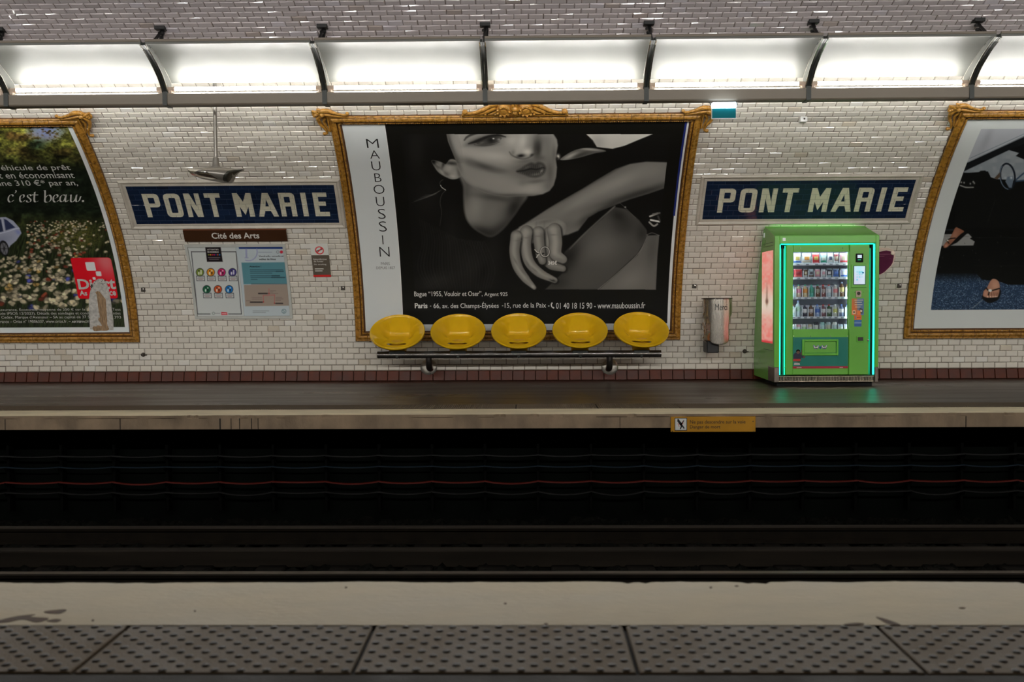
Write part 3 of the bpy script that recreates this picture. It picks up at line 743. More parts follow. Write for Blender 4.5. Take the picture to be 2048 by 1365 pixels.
def station_sign(pxl, pxr, pyt, pyb, pP, label):
    """pxl,pxr: blue panel ends at its top edge; pP: left of the letter P at its top"""
    xa = wp(pxl, pyt)[0]; xb = wp(pxr, pyt)[0]; xm = (pxl+pxr)/2; va = wp(xm, pyb)[1]; vb = wp(xm, pyt)[1]
    t = thing('station_sign', label, 'sign', W((xa+xb)/2, va-.09, 0), 'enamel tile station name signs')
    xp = wp(pP, pyt+12)[0]; lh = (vb-va)*.625; lv = va+(vb-va)*.175; rn = np.random.default_rng(31)
    tone = rn.normal(1, .06, (60, 60))
    def rc(x, v):
        r = np.floor((v-va)/TH+.35).astype(int); c = (x-xa)/TP+.5*(r % 2); return r, np.floor(c).astype(int), (v-va)/TH+.35-r, c-np.floor(c)
    def draw(a):
        a.X, a.Y = a.x, a.v; a.aa = .0022
        r, c, fr, fc = rc(a.x, a.v)
        a.c *= tone[r % 60, c % 60][..., None]
        for p, add in letters(lh):
            p = [(xp+q, lv+w) for q, w in p]
            if add: a.poly(p, (196, 192, 172))
            else:
                m = a.mask(p)[..., None]; a.c = a.c*(1-m)+np.array((19, 32, 54.))*m
        l = np.linalg.norm(a.c, axis=-1) > 190
        jv = np.minimum(fr, 1-fr)*TH; jx = np.minimum(fc, 1-fc)*TP; j = np.clip(1-np.minimum(jv, jx)/.0035, 0, 1)[..., None]*.75
        a.c = np.where(l[..., None], a.c*(1-j*.45), a.c*(1-j)+np.array((52, 70, 100.))*j)
    def relief(x, v):
        r, c, fr, fc = rc(x, v); d = np.minimum(np.minimum(fr, 1-fr)*TH, np.minimum(fc, 1-fc)*TP)
        ti = rn.normal(0, .010, (2, 60, 60))
        return -.002*np.clip(1-d/.004, 0, 1)+ti[0][r % 60, c % 60]*(fr-.5)*TH+ti[1][r % 60, c % 60]*(fc-.5)*TP*.6
    print_wall('name_panel', xa, xb, va, vb, .014, .0037, (19, 32, 54.), draw, M_sign, t, gain=1.35, relief=relief)
    def ring(name, d0, d1, prof):
        mb = MB()
        for s in 'tblr':
            L = (xb-xa if s in 'tb' else vb-va)+2*d1; n = max(2, int(L/.153)+1)
            for i in range(n):
                l0, l1 = L*i/n, L*(i+1)/n; P = []
                for l in (l0+(.0012 if i else 0), l1-(.0012 if i < n-1 else 0)):
                    row = []
                    for q, h in prof:
                        d = d1-q; lo, hi = q, L-q; ll = min(max(l, lo), hi)
                        if s == 'b': row.append((xa-d1+ll, va-d, h))
                        elif s == 't': row.append((xa-d1+ll, vb+d, h))
                        elif s == 'l': row.append((xa-d, va-d1+ll, h))
                        else: row.append((xb+d, va-d1+ll, h))
                    P.append(row)
                mb.grid(P)
        mb.onwall(); return mb.build(name, M_moul, t, smooth=50)
    ring('inner_border', 0, .034, [(0, .006), (.002, .014), (.017, .017), (.032, .016), (.034, .010)])
    ring('outer_moulding', .034, .085, [(0, .0), (.003, .016), (.012, .027), (.022, .031), (.034, .027), (.044, .012), (.051, .008)])
    return t
station_sign(250.5, 667.5, 371.5, 447, 281.1, 'blue tile station name sign under the pendant fixture, left of the large framed poster')
station_sign(1414.5, 1831.5, 361, 437.5, 1441, 'blue tile station name sign above the green vending machine')

# ------------------------------------------------------------------ small signs and notices on the left
M_signbrown = mat('dark_brown_sign', A(44, 24, 10, 2.2), .4, var=.1)
M_letw = mat('white_lettering', (.80, .78, .73), .5)
M_letk = mat('black_lettering', (.015, .015, .016), .5)
x0, x1, v0, v1 = wrect(369, 574.5, 459, 481)
t = thing('name_plate', 'brown plate reading Cité des Arts under the left station sign', 'sign', W((x0+x1)/2, v0, .01))
mb = MB(); wbox(mb, x0, x1, v0, v1, .03, .042); mb.onwall(); mb.build('plate', M_signbrown, t, smooth=0)
mb = MB(); wbox(mb, x0, x1, v1-.012, v1+.012, .008, .03); mb.onwall(); mb.build('backing_strip', mat('brown_edge', A(90, 50, 30, 2), .5), t, smooth=0)
mb = MB(); wtext(mb, 'Cité des Arts', 424.4, 519.5, 463.2, 475.2, n=.0435, bold=.018); mb.onwall(); mb.build('lettering', M_letw, t, smooth=0)

x0, x1, v0, v1 = wrect(382, 579.5, 488.5, 637.5)
t = thing('notice_board', 'white framed notice board under the brown name plate', 'notice board', W((x0+x1)/2, v0, 0))
mb = MB(); wbox(mb, x0+.01, x1-.01, v0+.01, v1-.01, .006, .014); mb.onwall(); mb.build('back_panel', mat('grey_backing', (.3, .3, .29), .6), t, smooth=0)
M_alu = mat('white_aluminium_frame', (.60, .61, .57), .35, var=.04)
mb = MB(); w = .034
for a in ((x0, x1, v0, v0+w), (x0, x1, v1-w, v1), (x0, x0+w, v0+w, v1-w), (x1-w, x1, v0+w, v1-w)): wbox(mb, *a, .006, .030)
mb.onwall(); mb.build('frame', M_alu, t, smooth=0)
def z3(x, y): return (360+x/6.0235, 440+y/6.0235)
xs = wp(482, 565)[0]; IN = (x0+w+.004, x1-w-.004, v0+w+.004, v1-w-.004)
def notice1(a):
    K = (20, 20, 26); a.c[:] = (188, 192, 190)
    L = lambda p, wd, c: a.line([z3(*q) for q in p], wd, c, smooth=False)
    L([(137, 385), (303, 385)], 1.0, K); L([(500, 385), (675, 385)], 1.0, K); L([(137, 385), (212, 1135)], 1.0, K); L([(675, 385), (740, 1135)], 1.0, K)
    L([(212, 1135), (362, 1135)], 1.0, K); L([(585, 1135), (740, 1135)], 1.0, K)
    a.poly([z3(*q) for q in ((303, 318), (487, 318), (515, 505), (325, 505))], (26, 20, 24))
    for i, c in enumerate(((120, 140, 60), (225, 150, 30), (200, 40, 50), (200, 30, 100), (60, 60, 130), (190, 80, 40), (30, 120, 190))): a.blob(*z3(345+i*22, 421), 1.4, 1.4, c, hard=1)
    for y, w0 in ((455, 140), (476, 110)): L([(410-w0/2, y), (410+w0/2, y)], .9, (150, 140, 145))
    rows = [(632, ((240, (112, 132, 52)), (370, (218, 135, 22)), (502, (192, 28, 98)), (633, (62, 54, 122)))), (838, ((322, (24, 96, 64)), (457, (196, 78, 32)), (592, (22, 112, 184))))]
    for y, cs in rows:
        for x, c in cs:
            cx, cy = z3(x, y); a.blob(cx, cy, 8.2, 8.2, (34, 34, 40), hard=1); a.blob(cx, cy, 7.2, 7.2, c, hard=1)
            k = int(x) % 3
            a.blob(cx-2.2, cy+2, 1.5, 3.4, (235, 235, 225), hard=1, alpha=.85); a.blob(cx+2.2, cy+1.5, 1.6, 3.2, (30, 30, 34) if k else (235, 235, 225), hard=1, alpha=.8)
            a.blob(cx-2.2, cy-2.6, 1.3, 1.3, (30, 30, 34), hard=1); a.blob(cx+2.2, cy-2.8, 1.3, 1.3, (235, 235, 225), hard=1)
            q = [z3(x-42, y+46), z3(x+52, y+46), z3(x+57, y+103), z3(x-36, y+103)]
            for b, d in zip(q, q[1:]+q[:1]): a.line([b, d], .8, (40, 40, 46), smooth=False)
            for j, w0 in enumerate((58, 66, 48)): L([(x+8-w0/2, y+62+j*13), (x+8+w0/2, y+62+j*13)], .7, (130, 95, 95) if j else (120, 120, 125))
    a.blob(*z3(403, 1127), 2.8, 2.8, (110, 125, 120), hard=1); a.blob(*z3(403, 1127), 1.8, 1.8, (188, 192, 190), hard=1); L([(425, 1127), (482, 1127)], .7, (120, 120, 125))
    a.poly([z3(*q) for q in ((498, 1112), (566, 1116), (572, 1146), (500, 1148))], (190, 30, 45)); L([(510, 1132), (556, 1132)], 1.6, (225, 190, 190))
def notice2(a):
    a.c[:] = (176, 186, 190)
    P = lambda p, c, **k: a.poly([z3(*q) for q in p], c, **k); L = lambda p, wd, c, **k: a.line([z3(*q) for q in p], wd, c, **k)
    P(((700, 300), (1262, 300), (1266, 350), (712, 350)), (28, 52, 112))
    th = np.linspace(-.35, 1.9, 16); L([(825+105*math.cos(q), 388+105*math.sin(q)) for q in th], 2.2, (150, 155, 185), smooth=False)
    L([(797, 360), (800, 450)], 3.6, (150, 155, 185), smooth=False); L([(782, 458), (822, 458)], 1.4, (150, 155, 185), smooth=False)
    L([(948, 391), (1105, 391)], 1.3, (140, 148, 165), smooth=False)
    a.blob(*z3(1178, 388), 3, 3, (110, 118, 125), hard=1); a.blob(*z3(1178, 388), 2.1, 2.1, (176, 186, 190), hard=1); a.blob(*z3(1222, 388), 3, 3, (190, 40, 60), hard=1)
    P(((740, 516), (1290, 511), (1312, 770), (766, 776)), (84, 132, 142)); P(((770, 785), (1315, 780), (1332, 1035), (787, 1042)), (150, 136, 124))
    L([(860, 774), (1298, 774)], .8, (50, 45, 45), smooth=False)
    D = (40, 62, 72)
    for y, p in ((602, ((845, 1245),)), (620, ((848, 1160), (1160, 1250))), (642, ((848, 1112),)), (674, ((850, 1110), (1110, 1205))), (694, ((855, 1105), (1105, 1268))), (718, ((858, 935),))):
        for j, (u, w0) in enumerate(p): L([(u, y), (w0-6, y)], 1.2 if j == 0 else 1.8, D if j == 0 else (25, 40, 48), smooth=False, alpha=.8)
    R = (176, 84, 84)
    L([(1072, 830), (1072, 900)], .8, R, smooth=False); L([(1003, 912), (1140, 906)], .9, R, smooth=False); L([(1003, 912), (1006, 990)], .9, R, smooth=False); L([(1140, 906), (1138, 1005)], .9, R, smooth=False)
    for u, w0, y in ((948, 1050, 888), (850, 990, 992), (1155, 1235, 1007)): L([(u, y), (w0, y)], 2.6, (52, 46, 46), smooth=False)
    for u, w0, y in ((1088, 1155, 855), (1088, 1120, 870), (1088, 1180, 889), (865, 985, 938), (868, 985, 957), (800, 845, 975), (1155, 1225, 936), (1155, 1240, 953), (1155, 1215, 971)): L([(u, y), (w0, y)], .9, (120, 104, 98), smooth=False)
    for u, y in ((1006, 990), (1138, 1005), (1072, 888)): a.blob(*z3(u, y), 1.1, 1.1, (150, 40, 40), hard=1)
    for u, w0, y in ((880, 1070, 1098), (880, 1030, 1117)): L([(u, y), (w0, y)], .9, (120, 128, 130), smooth=False)
    a.blob(*z3(1252, 1102), 4.6, 4.6, (80, 112, 120), hard=1); a.blob(*z3(1252, 1102), 3.6, 3.6, (176, 186, 190), hard=1); L([(1240, 1090), (1256, 1106), (1248, 1122)], .9, (80, 112, 120))
M_paper = mat_attr('notice_paper', rough=.45, spec=.4)
n1 = tag(print_wall('safety_notice', IN[0], xs-.004, IN[2], IN[3], .018, .0038, (188, 192, 190), notice1, M_paper, gain=1.4), 'white notice with seven coloured round pictograms, in the left half of the board', 'notice')
n2 = tag(print_wall('service_notice', xs, IN[1], IN[2], IN[3], .0185, .0038, (176, 186, 190), notice2, M_paper, gain=1.4), 'travel notice with teal panel and beige diagram, in the right half of the board', 'notice')
def ztext(mb, s, x0, x1, y0, y1, n, **k):
    a = z3(x0, y0); b = z3(x1, y1); wtext(mb, s, a[0], b[0], a[1], b[1], n=n, **k)
mb = MB(); ztext(mb, 'ATTENTIFS', 330, 466, 346, 363, .0195, bold=.02); ztext(mb, 'ENSEMBLE', 334, 468, 376, 393, .0195, bold=.02); mb.onwall(); mb.build('lettering', M_letw, n1, smooth=0)
mb = MB(); ztext(mb, 'Vendredis, samedis et', 950, 1250, 424, 445, .0198, bold=.015); ztext(mb, 'veilles de fêtes', 953, 1157, 460, 482, .0198, bold=.015); ztext(mb, 'Attention !', 838, 980, 548, 569, .0198, bold=.02)
mb.onwall(); mb.build('lettering', M_letk, n2, smooth=0)

x0, x1, v0, v1 = wrect(624, 659, 487, 553.5)
t = thing('no_smoking_sign', 'small no smoking sign on the tiles right of the notice board', 'sign', W((x0+x1)/2, v0, 0))
h = v1-v0
def nosm(a):
    a.X, a.Y = (a.x-x0)/(x1-x0)*100, (a.v-v0-h*.65)/(x1-x0)*100; a.aa = 1.5
    cx, cy = 50, 30
    a.line([(32, 25), (62, 36)], 5, (40, 40, 40), smooth=False); a.line([(60, 44), (56, 52), (44, 50)], 3, (70, 70, 70)); a.line([(66, 38), (70, 39)], 5, (40, 40, 40), smooth=False)
    q = np.linspace(0, 2*PI, 30); a.line([(cx+22*math.cos(p), cy+22*math.sin(p)) for p in q], 5.5, (196, 44, 48), smooth=False)
    a.line([(cx-15, cy-15), (cx+15, cy+15)], 5.5, (196, 44, 48), smooth=False)
print_wall('pictogram_panel', x0, x1, v0+h*.65, v1, .02, .003, (196, 196, 190), nosm, M_paper, t, gain=1.5)
mb = MB(); wbox(mb, x0, x1, v0+h*.06, v0+h*.65, .008, .02); mb.onwall(); mb.build('text_panel', mat('grey_brown_panel', A(70, 63, 54, 2.2), .5), t, smooth=0)
mb = MB(); wbox(mb, x0, x1, v0, v0+h*.06, .008, .021); mb.onwall(); mb.build('red_strip', mat('red_strip', A(160, 30, 28, 2.2), .5), t, smooth=0)
mb = MB()
for s, xx, yy, w0, hh in (('Interdiction', .1, .505, .76, .05), ('de fumer', .1, .44, .56, .05), ('No smoking', .1, .345, .7, .05)):
    text(mb, s, (x0+(x1-x0)*xx, x0+(x1-x0)*(xx+w0), v0+h*yy, v0+h*(yy+hh)), lambda a, b: (a, b, .0212), bold=.01)
for yy, w0 in ((.225, .5), (.165, .42)): wbox(mb, x0+(x1-x0)*.12, x0+(x1-x0)*(.12+w0), v0+h*yy, v0+h*(yy+.025), .02, .0212)
mb.onwall(); mb.build('lettering', M_letw, t, smooth=0)

# ------------------------------------------------------------------ wall fittings
M_iron = mat('brown_iron', (.05, .04, .03), .5, metal=.3)
hk = None
for px, py, lb in ((286.5, 580, 'beside the flower meadow poster'), (686, 577, 'left of the large black and white poster'), (1388.5, 573, 'right of the large black and white poster'), (1798.5, 572, 'right of the purple plaque')):
    lab = 'small square iron wall socket on the tiles '+lb
    x, v = wp(px, py); c = W(x, v, 0)
    if hk is None:
        hk = thing('wall_socket', lab, 'socket', c, 'small iron wall sockets')
        mb = MB(); mb.bbox(x-.027, x+.027, c[1]-.022, c[1]+.03, c[2]-.027, c[2]+.027, .004); mb.build('box', M_iron, hk)
        mb = MB(); mb.lathe([(.001, -.012), (.010, -.010), (.012, .0)], (x+.008, c[1]-.022, c[2]+.006), 10, 'y'); mb.build('screw', M_chrome, hk)
    else:
        q = copy_tree(hk); q.location = c; q['label'] = lab
for px, py, lb in ((286.5, 710, 'dark iron bolt stub on the tiles below the meadow poster frame'), (1489.5, 703, 'dark iron bolt stub on the tiles between bin and vending machine')):
    x, v = wp(px, py); c = W(x, v, 0); mb = MB()
    mb.lathe([(.02, .01), (.03, 0), (.03, -.01), (.018, -.014), (.018, -.03), (.024, -.034), (.02, -.05), (.001, -.052)], (x, c[1], c[2]), 10, 'y'); mb.tube([(x+.02, c[1]-.01, c[2]-.01), (x+.05, c[1]-.01, c[2]-.005)], .006, 6)
    tag(mb.build('bolt_stub', M_iron), lb, 'bolt', 'iron bolt stubs')
x, v = wp(1606, 241); c = W(x, v, 0)
t = thing('sensor_box', 'small white box on the tiles between the teal sign and right frame', 'sensor', c)
mb = MB(); mb.bbox(x-.042, x+.042, c[1]-.05, c[1]+.03, c[2]-.032, c[2]+.03, .008); mb.build('case', mat('white_plastic', (.78, .78, .76), .4), t)
mb = MB(); mb.lathe([(.001, -.007), (.009, -.006), (.011, 0)], (x+.005, c[1]-.05, c[2]+.004), 10, 'y'); mb.build('lens', M_iron, t)

# ------------------------------------------------------------------ lit teal sign under the strip lights
YS = 10.54; a = at(1424, 237, YS); b = at(1471.5, 204, YS)
zm = at(1447, 217, YS)[2]
t = thing('lit_sign', 'small lit teal sign box hanging under the strip lights, right of the large frame', 'sign', ((a[0]+b[0])/2, YS, a[2]))
mb = MB(); mb.bbox(a[0], b[0], YS-.006, YS+.006, a[2], zm, .002)
mb.build('teal_panel', mat('teal_panel', (.0, .12, .145), .5, var=.05, spec=.1, emit=(0, .35, .42), es=.06), t, smooth=0)
mb = MB(); mb.bbox(a[0]-.002, b[0]+.002, YS-.035, YS+.035, zm, b[2]-.006, .009); mb.build('light_bar', mat_emit('cold_white_light', (.72, .88, 1.0), 9), t)
mb = MB()
for q in (a[0]-.006, b[0]+.001): mb.bbox(q, q+.005, YS-.008, YS+.008, a[2]-.004, zm, .001)
mb.bbox(a[0]-.006, b[0]+.006, YS-.008, YS+.008, a[2]-.009, a[2], .001); mb.build('edge_frame', mat('pale_edge', (.7, .75, .75), .4), t, smooth=0)
mb = MB()
for q in (a[0]-.015, b[0]+.015): mb.tube([(q, YS, b[2]-.03), (q, YS+.02, b[2]), (q, YS+.07, b[2]+.01), (q, YS+.085, b[2]+.01)], .006, 8)
mb.build('arm', M_rib, t)

# ------------------------------------------------------------------ pendant fixture
YP = 11.12; P = lambda px, py, y=YP: at(px, py, y)
top = ZS+RB*math.sqrt(1-((YP-YC)/RA)**2); xp_ = P(430.5, 250)[0]; zj = P(430, 316)[2]; zk = P(430, 334.5)[2]
t = thing('pendant_fixture', 'grey metal shell fixture hanging on a pole above the left station sign', 'lamp', (xp_, YP, P(430, 367)[2]))
M_galv = mat('brushed_grey_metal', (.30, .28, .25), .35, metal=.6, var=.1, scale=10)
mb = MB(); mb.tube([(xp_, YP, zj-.01), (xp_, YP, top)], .021, 14); mb.lathe([(.021, -.10), (.05, -.03), (.055, 0), (.001, .002)], (xp_, YP, top), 14); mb.build('pole', M_galv, t)
mb = MB(); mb.lathe([(.024, zj-zk+.004), (.031, zj-zk), (.037, (zj-zk)*.5), (.042, .016), (.044, .008), (.062, .004), (.064, -.012)], (xp_, YP, zk), 18); mb.build('socket', M_galv, t)
# shell: sections between upper and lower outline, read along its length
UP = [(374, 337.2), (384, 337.0), (400, 336.3), (420, 335.2), (440, 334.8), (458, 335.8), (468, 338.2), (478, 339.2), (488, 338.2)]
LO = [(374, 338.0), (377, 343.0), (383, 350.0), (393, 355.0), (410, 359.5), (428, 362.8), (446, 366.0), (460, 367.2), (463, 362.0), (468, 353.0), (476, 346.5), (488, 340.2)]
def outl(L, px): return np.interp(px, [p[0] for p in L], [p[1] for p in L])
mb = MB(); rows = []
for px in np.concatenate([np.linspace(374, 462, 26), np.linspace(463.5, 488, 9)]):
    yu, yl = outl(UP, px), outl(LO, px); u = P(px, yu); l = P(px, yl); h = u[2]-l[2]; d = .02+.17*math.sin(PI*min(1, max(0, (px-372)/118)))**.8*min(1, h/.12)
    rows.append([(u[0], YP+d*math.cos(q), l[2]+h*(.5+.5*math.sin(q))) for q in np.linspace(-PI*.5, PI*1.5, 18, endpoint=False)])
mb.grid(np.array(rows), closev=True); n = 18; mb.f += [tuple(range(n)), tuple(range(len(mb.v)-n, len(mb.v)))]; mb.m += [0, 0]
mb.build('shell', M_galv, t, smooth=50)
def face_front(poly, name, m, off):
    mb = MB(); rows = []
    for px in np.linspace(poly[0][0][0], poly[0][-1][0], 20):
        yu = outl(poly[0], px); yl = outl(poly[1], px); u0 = P(px, outl(UP, px)); l0 = P(px, outl(LO, px)); h = u0[2]-l0[2]
        d = .02+.17*math.sin(PI*min(1, max(0, (px-372)/118)))**.8*min(1, h/.12); r = []
        for f in np.linspace(0, 1, 8):
            z = P(px, yu+(yl-yu)*f)[2]; c = max(-1, min(1, (z-l0[2])/max(h, 1e-4)*2-1)); r.append((u0[0], YP-d*math.sqrt(max(0, 1-c*c))-off, z))
        rows.append(r)
    mb.grid(np.array(rows)); mb.build(name, m, t, smooth=60)
face_front(([(377, 338.8), (395, 339.5), (410, 342.5), (425, 349), (438, 358), (442, 360.5)], [(377, 341), (383, 348.5), (393, 353.2), (410, 357.8), (428, 361), (442, 361.2)]), 'reflector', M_chrome, .004)
face_front(([(452, 362), (456, 354), (462, 346), (470, 341.5), (480, 339.6), (487, 338.9)], [(452, 365), (460, 366), (463, 361.5), (468, 352.6), (476, 346), (487, 339.8)]), 'fin', mat('dark_metal', (.06, .06, .05), .35, metal=.6), .004)
# ================================================================== BENCH OF YELLOW SEATS
M_yel = mat('glossy_yellow_plastic', (.78, .48, .012), .05, var=.04, scale=4, spec=.45)
M_yeld = mat('yellow_pedestal_plastic', (.55, .30, .01), .35, var=.08)
M_rod = mat('dark_polished_rail', (.13, .12, .11), .2, metal=.9, var=.15, scale=3)
M_flange = mat('scratched_steel_flange', (.55, .52, .46), .3, metal=.85, var=.2, scale=14, bump=.15)
YR = 12.86; ra = at(755, 710.5, YR); rb = at(1322, 707.5, YR); RZ = (ra[2]+rb[2])/2
bench = thing('bench', 'bench of five round yellow plastic seats on one dark wall-mounted rail', 'bench', ((ra[0]+rb[0])/2, YR, RZ-.05))
mb = MB(); mb.tube([(ra[0], YR, RZ), (rb[0], YR, RZ)], .046, 24); mb.build('rail', M_rod, bench, smooth=40)
SEAT = ((794.5, 663.6, 0), (916, 662.2, .5), (1037.5, 661, .0), (1160, 659.8, -.5), (1282.5, 658.5, 2.5))
RS, TAU = .343, math.radians(37)
def seat(cx, cy, roll):
    C0 = at(cx, cy, 12.87); ct, st = math.cos(TAU), math.sin(TAU); r0 = math.radians(roll)
    AX = np.array([math.cos(r0), 0, -math.sin(r0)]); NN = np.array([math.sin(r0)*ct, -st, ct*math.cos(r0)]); NN /= np.linalg.norm(NN); BX_ = np.cross(NN, AX)
    nth = 120; th = np.linspace(0, 2*PI, nth, endpoint=False); dl = np.degrees((th-1.5*PI+PI) % (2*PI)-PI)
    w = np.sqrt(np.clip(1-(dl/41)**2, 0, 1))*.14; w = np.maximum(w, .02); mid = .60-.05*np.clip(abs(dl)/41, 0, 1)
    r1, r2_ = mid-w, mid+w; rows = []
    for f in np.linspace(.02, 1, 13): rows.append(r1*f)
    for f in (.5, 1): rows.append(r1+(r2_-r1)*f)
    for f in np.linspace(.12, 1, 9): rows.append(r2_+(1-r2_)*f)
    R = np.array(rows); a = R*np.cos(th); b = R*np.sin(th)
    
    sm_ = lambda p, q, k: np.minimum(p, q)-np.maximum(k-abs(p-q), 0)**2/(4*k)      # rounded meeting of two surfaces
    s_ = .72+1.5*np.maximum(0, np.sin(th))[None, :]**2
    d = sm_(sm_(RS*1.30*(1.0-b), RS*.41*(b+1.0), .045), RS*s_*(1-R), .022)
    d = np.where(R >= .999, 0, d)
    R = np.vstack([R, np.full((3, nth), 1.0)*np.array([[1.022], [1.034], [1.03]])]); d = np.vstack([d, np.array([[-.004], [.002], [.020]])+np.zeros((3, nth))])
    a, b = R*np.cos(th)*RS, R*np.sin(th)*RS
    Pm = C0+a[..., None]*AX+b[..., None]*BX_-d[..., None]*NN
    mb = MB(); n0 = len(R); fs = []
    for i in range(n0-1):
        for j in range(nth):
            j2 = (j+1) % nth
            if i in (12, 13) and abs(dl[j]) < 40 and abs(dl[j2]) < 40: continue
            fs.append((i*nth+j, i*nth+j2, (i+1)*nth+j2, (i+1)*nth+j))
    fs.append(tuple(range(nth-1, -1, -1)))
    mb.add(Pm.reshape(-1, 3), fs)
    o = mb.build('seat', M_yel, bench, smooth=60)
    sm = o.modifiers.new('thickness', 'SOLIDIFY'); sm.thickness = .007; sm.offset = 0
    fn = np.array([0, -.276, .961]); base = C0-.156*NN; mb = MB(); x = C0[0]
    mb.tube([base-fn*.010, base-fn*.03, (x, base[1]-.03, RZ+.09), (x, YR+.02, RZ+.03)], [.118, .118, .116, .112], 28)
    mb.build('pedestal', M_yeld, o, smooth=40)
    mb = MB(); mb.bbox(x-.10, x+.10, YR-.052, YR+.052, RZ+.012, RZ+.05, .008); mb.tube([(x, YR-.03, RZ-.035), (x, YR-.05, RZ-.02)], .018, 8); mb.build('clamp', M_rib, o)
for q in SEAT: seat(*q)
for px in (857.5, 1219.5):
    x, v = wp(px, 735); c = W(x, v, .012); x2 = at(px, 735, YR)[0]
    mb = MB(); mb.tube([(x2, YR+.01, RZ), (x2, YR+.02, RZ-.07), (x2, YR+.05, c[2]+.05), (x2, YR+.12, c[2]+.012), (x2, YR+.22, c[2]), (x, c[1], c[2])], .042, 16)
    ar = mb.build('wall_arm', M_rod, bench, smooth=50)
    mb = MB(); mb.lathe([(.001, -.03), (.05, -.028), (.095, -.022), (.112, -.008), (.112, .01)], (x, c[1], c[2]), 32, 'y'); mb.build('wall_flange', M_flange, ar, smooth=40)

# ================================================================== LITTER BIN
M_steel = mat('brushed_steel', (.56, .52, .46), .26, metal=.85, var=.12, scale=18, stretch=(6, 6, .4))
M_bag = mat_glass('clear_bag_film', (.93, .86, .78), refl=.35, rough=.18)
cb = at(1434, 640, 13.02); xB = cb[0]; YB = 13.03; RB_ = .19; zt = at(1434, 597.5, 12.85)[2]; z = lambda py: at(1434, py, 12.85)[2]
t = thing('litter_bin', 'steel litter bin marked Merci with clear bag, left of the vending machine', 'bin', (xB, YB, z(707)))
# front shield: a curved plate, wide at the top, waisted, with rounded foot
prof = [(597.5, 88), (616, 86), (624, 72), (634, 52), (646, 41), (655, 39), (668, 40), (678, 42), (684, 38), (688, 24), (690, 6)]
def half(py): return np.interp(py, [p[0] for p in prof], [p[1] for p in prof])
mb = MB(); rows = []
for py in np.linspace(597.5, 690, 40):
    a = half(py); rows.append([(xB+.006+RB_*math.sin(math.radians(q)), YB-RB_*math.cos(math.radians(q))+.03*(py-597)/93*0, z(py)) for q in np.linspace(-a, a, 28)])
mb.grid(np.array(rows)); sh = mb.build('front_shield', M_steel, t, smooth=60)
sm = sh.modifiers.new('thickness', 'SOLIDIFY'); sm.thickness = .004
mb = MB()
text(mb, 'Merci', (-27, 22, z(620.8), z(608.5)), lambda a, b: (xB+.006+(RB_+.0028)*math.sin(math.radians(a+8)), YB-(RB_+.0028)*math.cos(math.radians(a+8)), b), bold=0, fine=2)
mb.build('lettering', M_letk, t, smooth=0)
mb = MB(); mb.tube([(xB+RB_*math.sin(q)*1.03, YB-RB_*math.cos(q)*1.03, zt) for q in np.linspace(-PI*.62, PI*.62, 32)], .007, 8); mb.build('rim', M_rod, t, smooth=60)
rr = np.random.default_rng(4); mb = MB(); rows = []
for f in np.linspace(0, 1, 26):
    zz = zt-.01-f*.60; R0 = RB_*(.93-.16*f**1.5)*(1 if f < .85 else 1-.9*((f-.85)/.15)**2); row = []
    for q in np.linspace(0, 2*PI, 40, endpoint=False):
        k = R0*(1+.07*math.sin(5*q+9*f)*f+.05*math.sin(9*q-14*f)*f+.03*rr.normal())
        row.append((xB-.03*f+k*math.sin(q), min(YB-k*math.cos(q)*.86, 13.19), zz))
    rows.append(row)
mb.grid(np.array(rows), closev=True); mb.build('clear_bag', M_bag, t, smooth=60)
mb = MB(); zz = z(676)
mb.ball((xB-.085, YB-.06, zz), .05, 8, sc=(1, .8, 1.3)); mb.build('bagged_rubbish', mat('orange_wrapper', (.6, .26, .09), .5, var=.3, scale=14), t)
mb = MB(); mb.ball((xB-.02, YB-.01, zz-.03), .07, 8, sc=(1.1, .8, .8)); mb.ball((xB+.06, YB-.02, zz+.02), .05, 8); mb.build('bagged_rubbish', mat('crumpled_grey_paper', (.5, .45, .4), .7, var=.3, scale=20), t)
mb = MB(); mb.bbox(at(1413.5, 690, 12.95)[0], at(1437.5, 690, 12.95)[0], 12.93, 13.22, z(707), z(683), .01); mb.bbox(xB-.02, xB+.02, 13.14, 13.30, z(700), zt-.02, .004); mb.build('black_bracket', M_blk, t)

# ================================================================== PURPLE PLAQUE BEHIND THE MACHINE
M_purple = mat('purple_enamel', A(70, 24, 48, 2.3), .35, var=.1)
M_plq = mat('pale_plaque_edge', A(170, 152, 142, 2.2), .4)
mirror = lambda p: [(p_[0], p_[1]) for p_ in p]+[(2*1747-p_[0], p_[1]) for p_ in p[::-1] if p_[0] != 1747]
outer = mirror([(1747, 550), (1760, 550), (1770, 544), (1783, 532), (1787, 526), (1790, 514), (1790, 506), (1786, 500), (1778, 496.5), (1766, 496)])
inner = mirror([(1747, 549), (1760, 548.5), (1769, 543), (1781, 531), (1784.5, 525), (1787, 513), (1786.6, 508), (1781, 502.5), (1772, 500.5), (1760, 503)])
def woutline(p): return [wp(*q) for q in p]
oc = woutline(outer); t = thing('plaque', 'purple heart-shaped plaque on the tiles, half hidden behind the vending machine', 'plaque', W(*wp(1747, 550), 0))
mb = MB(); mb.slab(oc, lambda a, b, n: tuple(W(a, b, n)), .008, .020); mb.build('pale_rim', M_plq, t, smooth=0)
mb = MB(); mb.slab(woutline(inner), lambda a, b, n: tuple(W(a, b, n)), .0195, .023); mb.build('face', M_purple, t, smooth=0)
mb = MB()
for y, x1 in ((508, 1780), (512, 1768), (517, 1784), (519.5, 1784), (523.5, 1783), (526, 1781), (530.5, 1777), (533, 1774), (537, 1770)):
    a, v = wp(1722, y); b, _ = wp(x1, y); wbox(mb, a, b, v-.004, v+.003, .022, .0236)
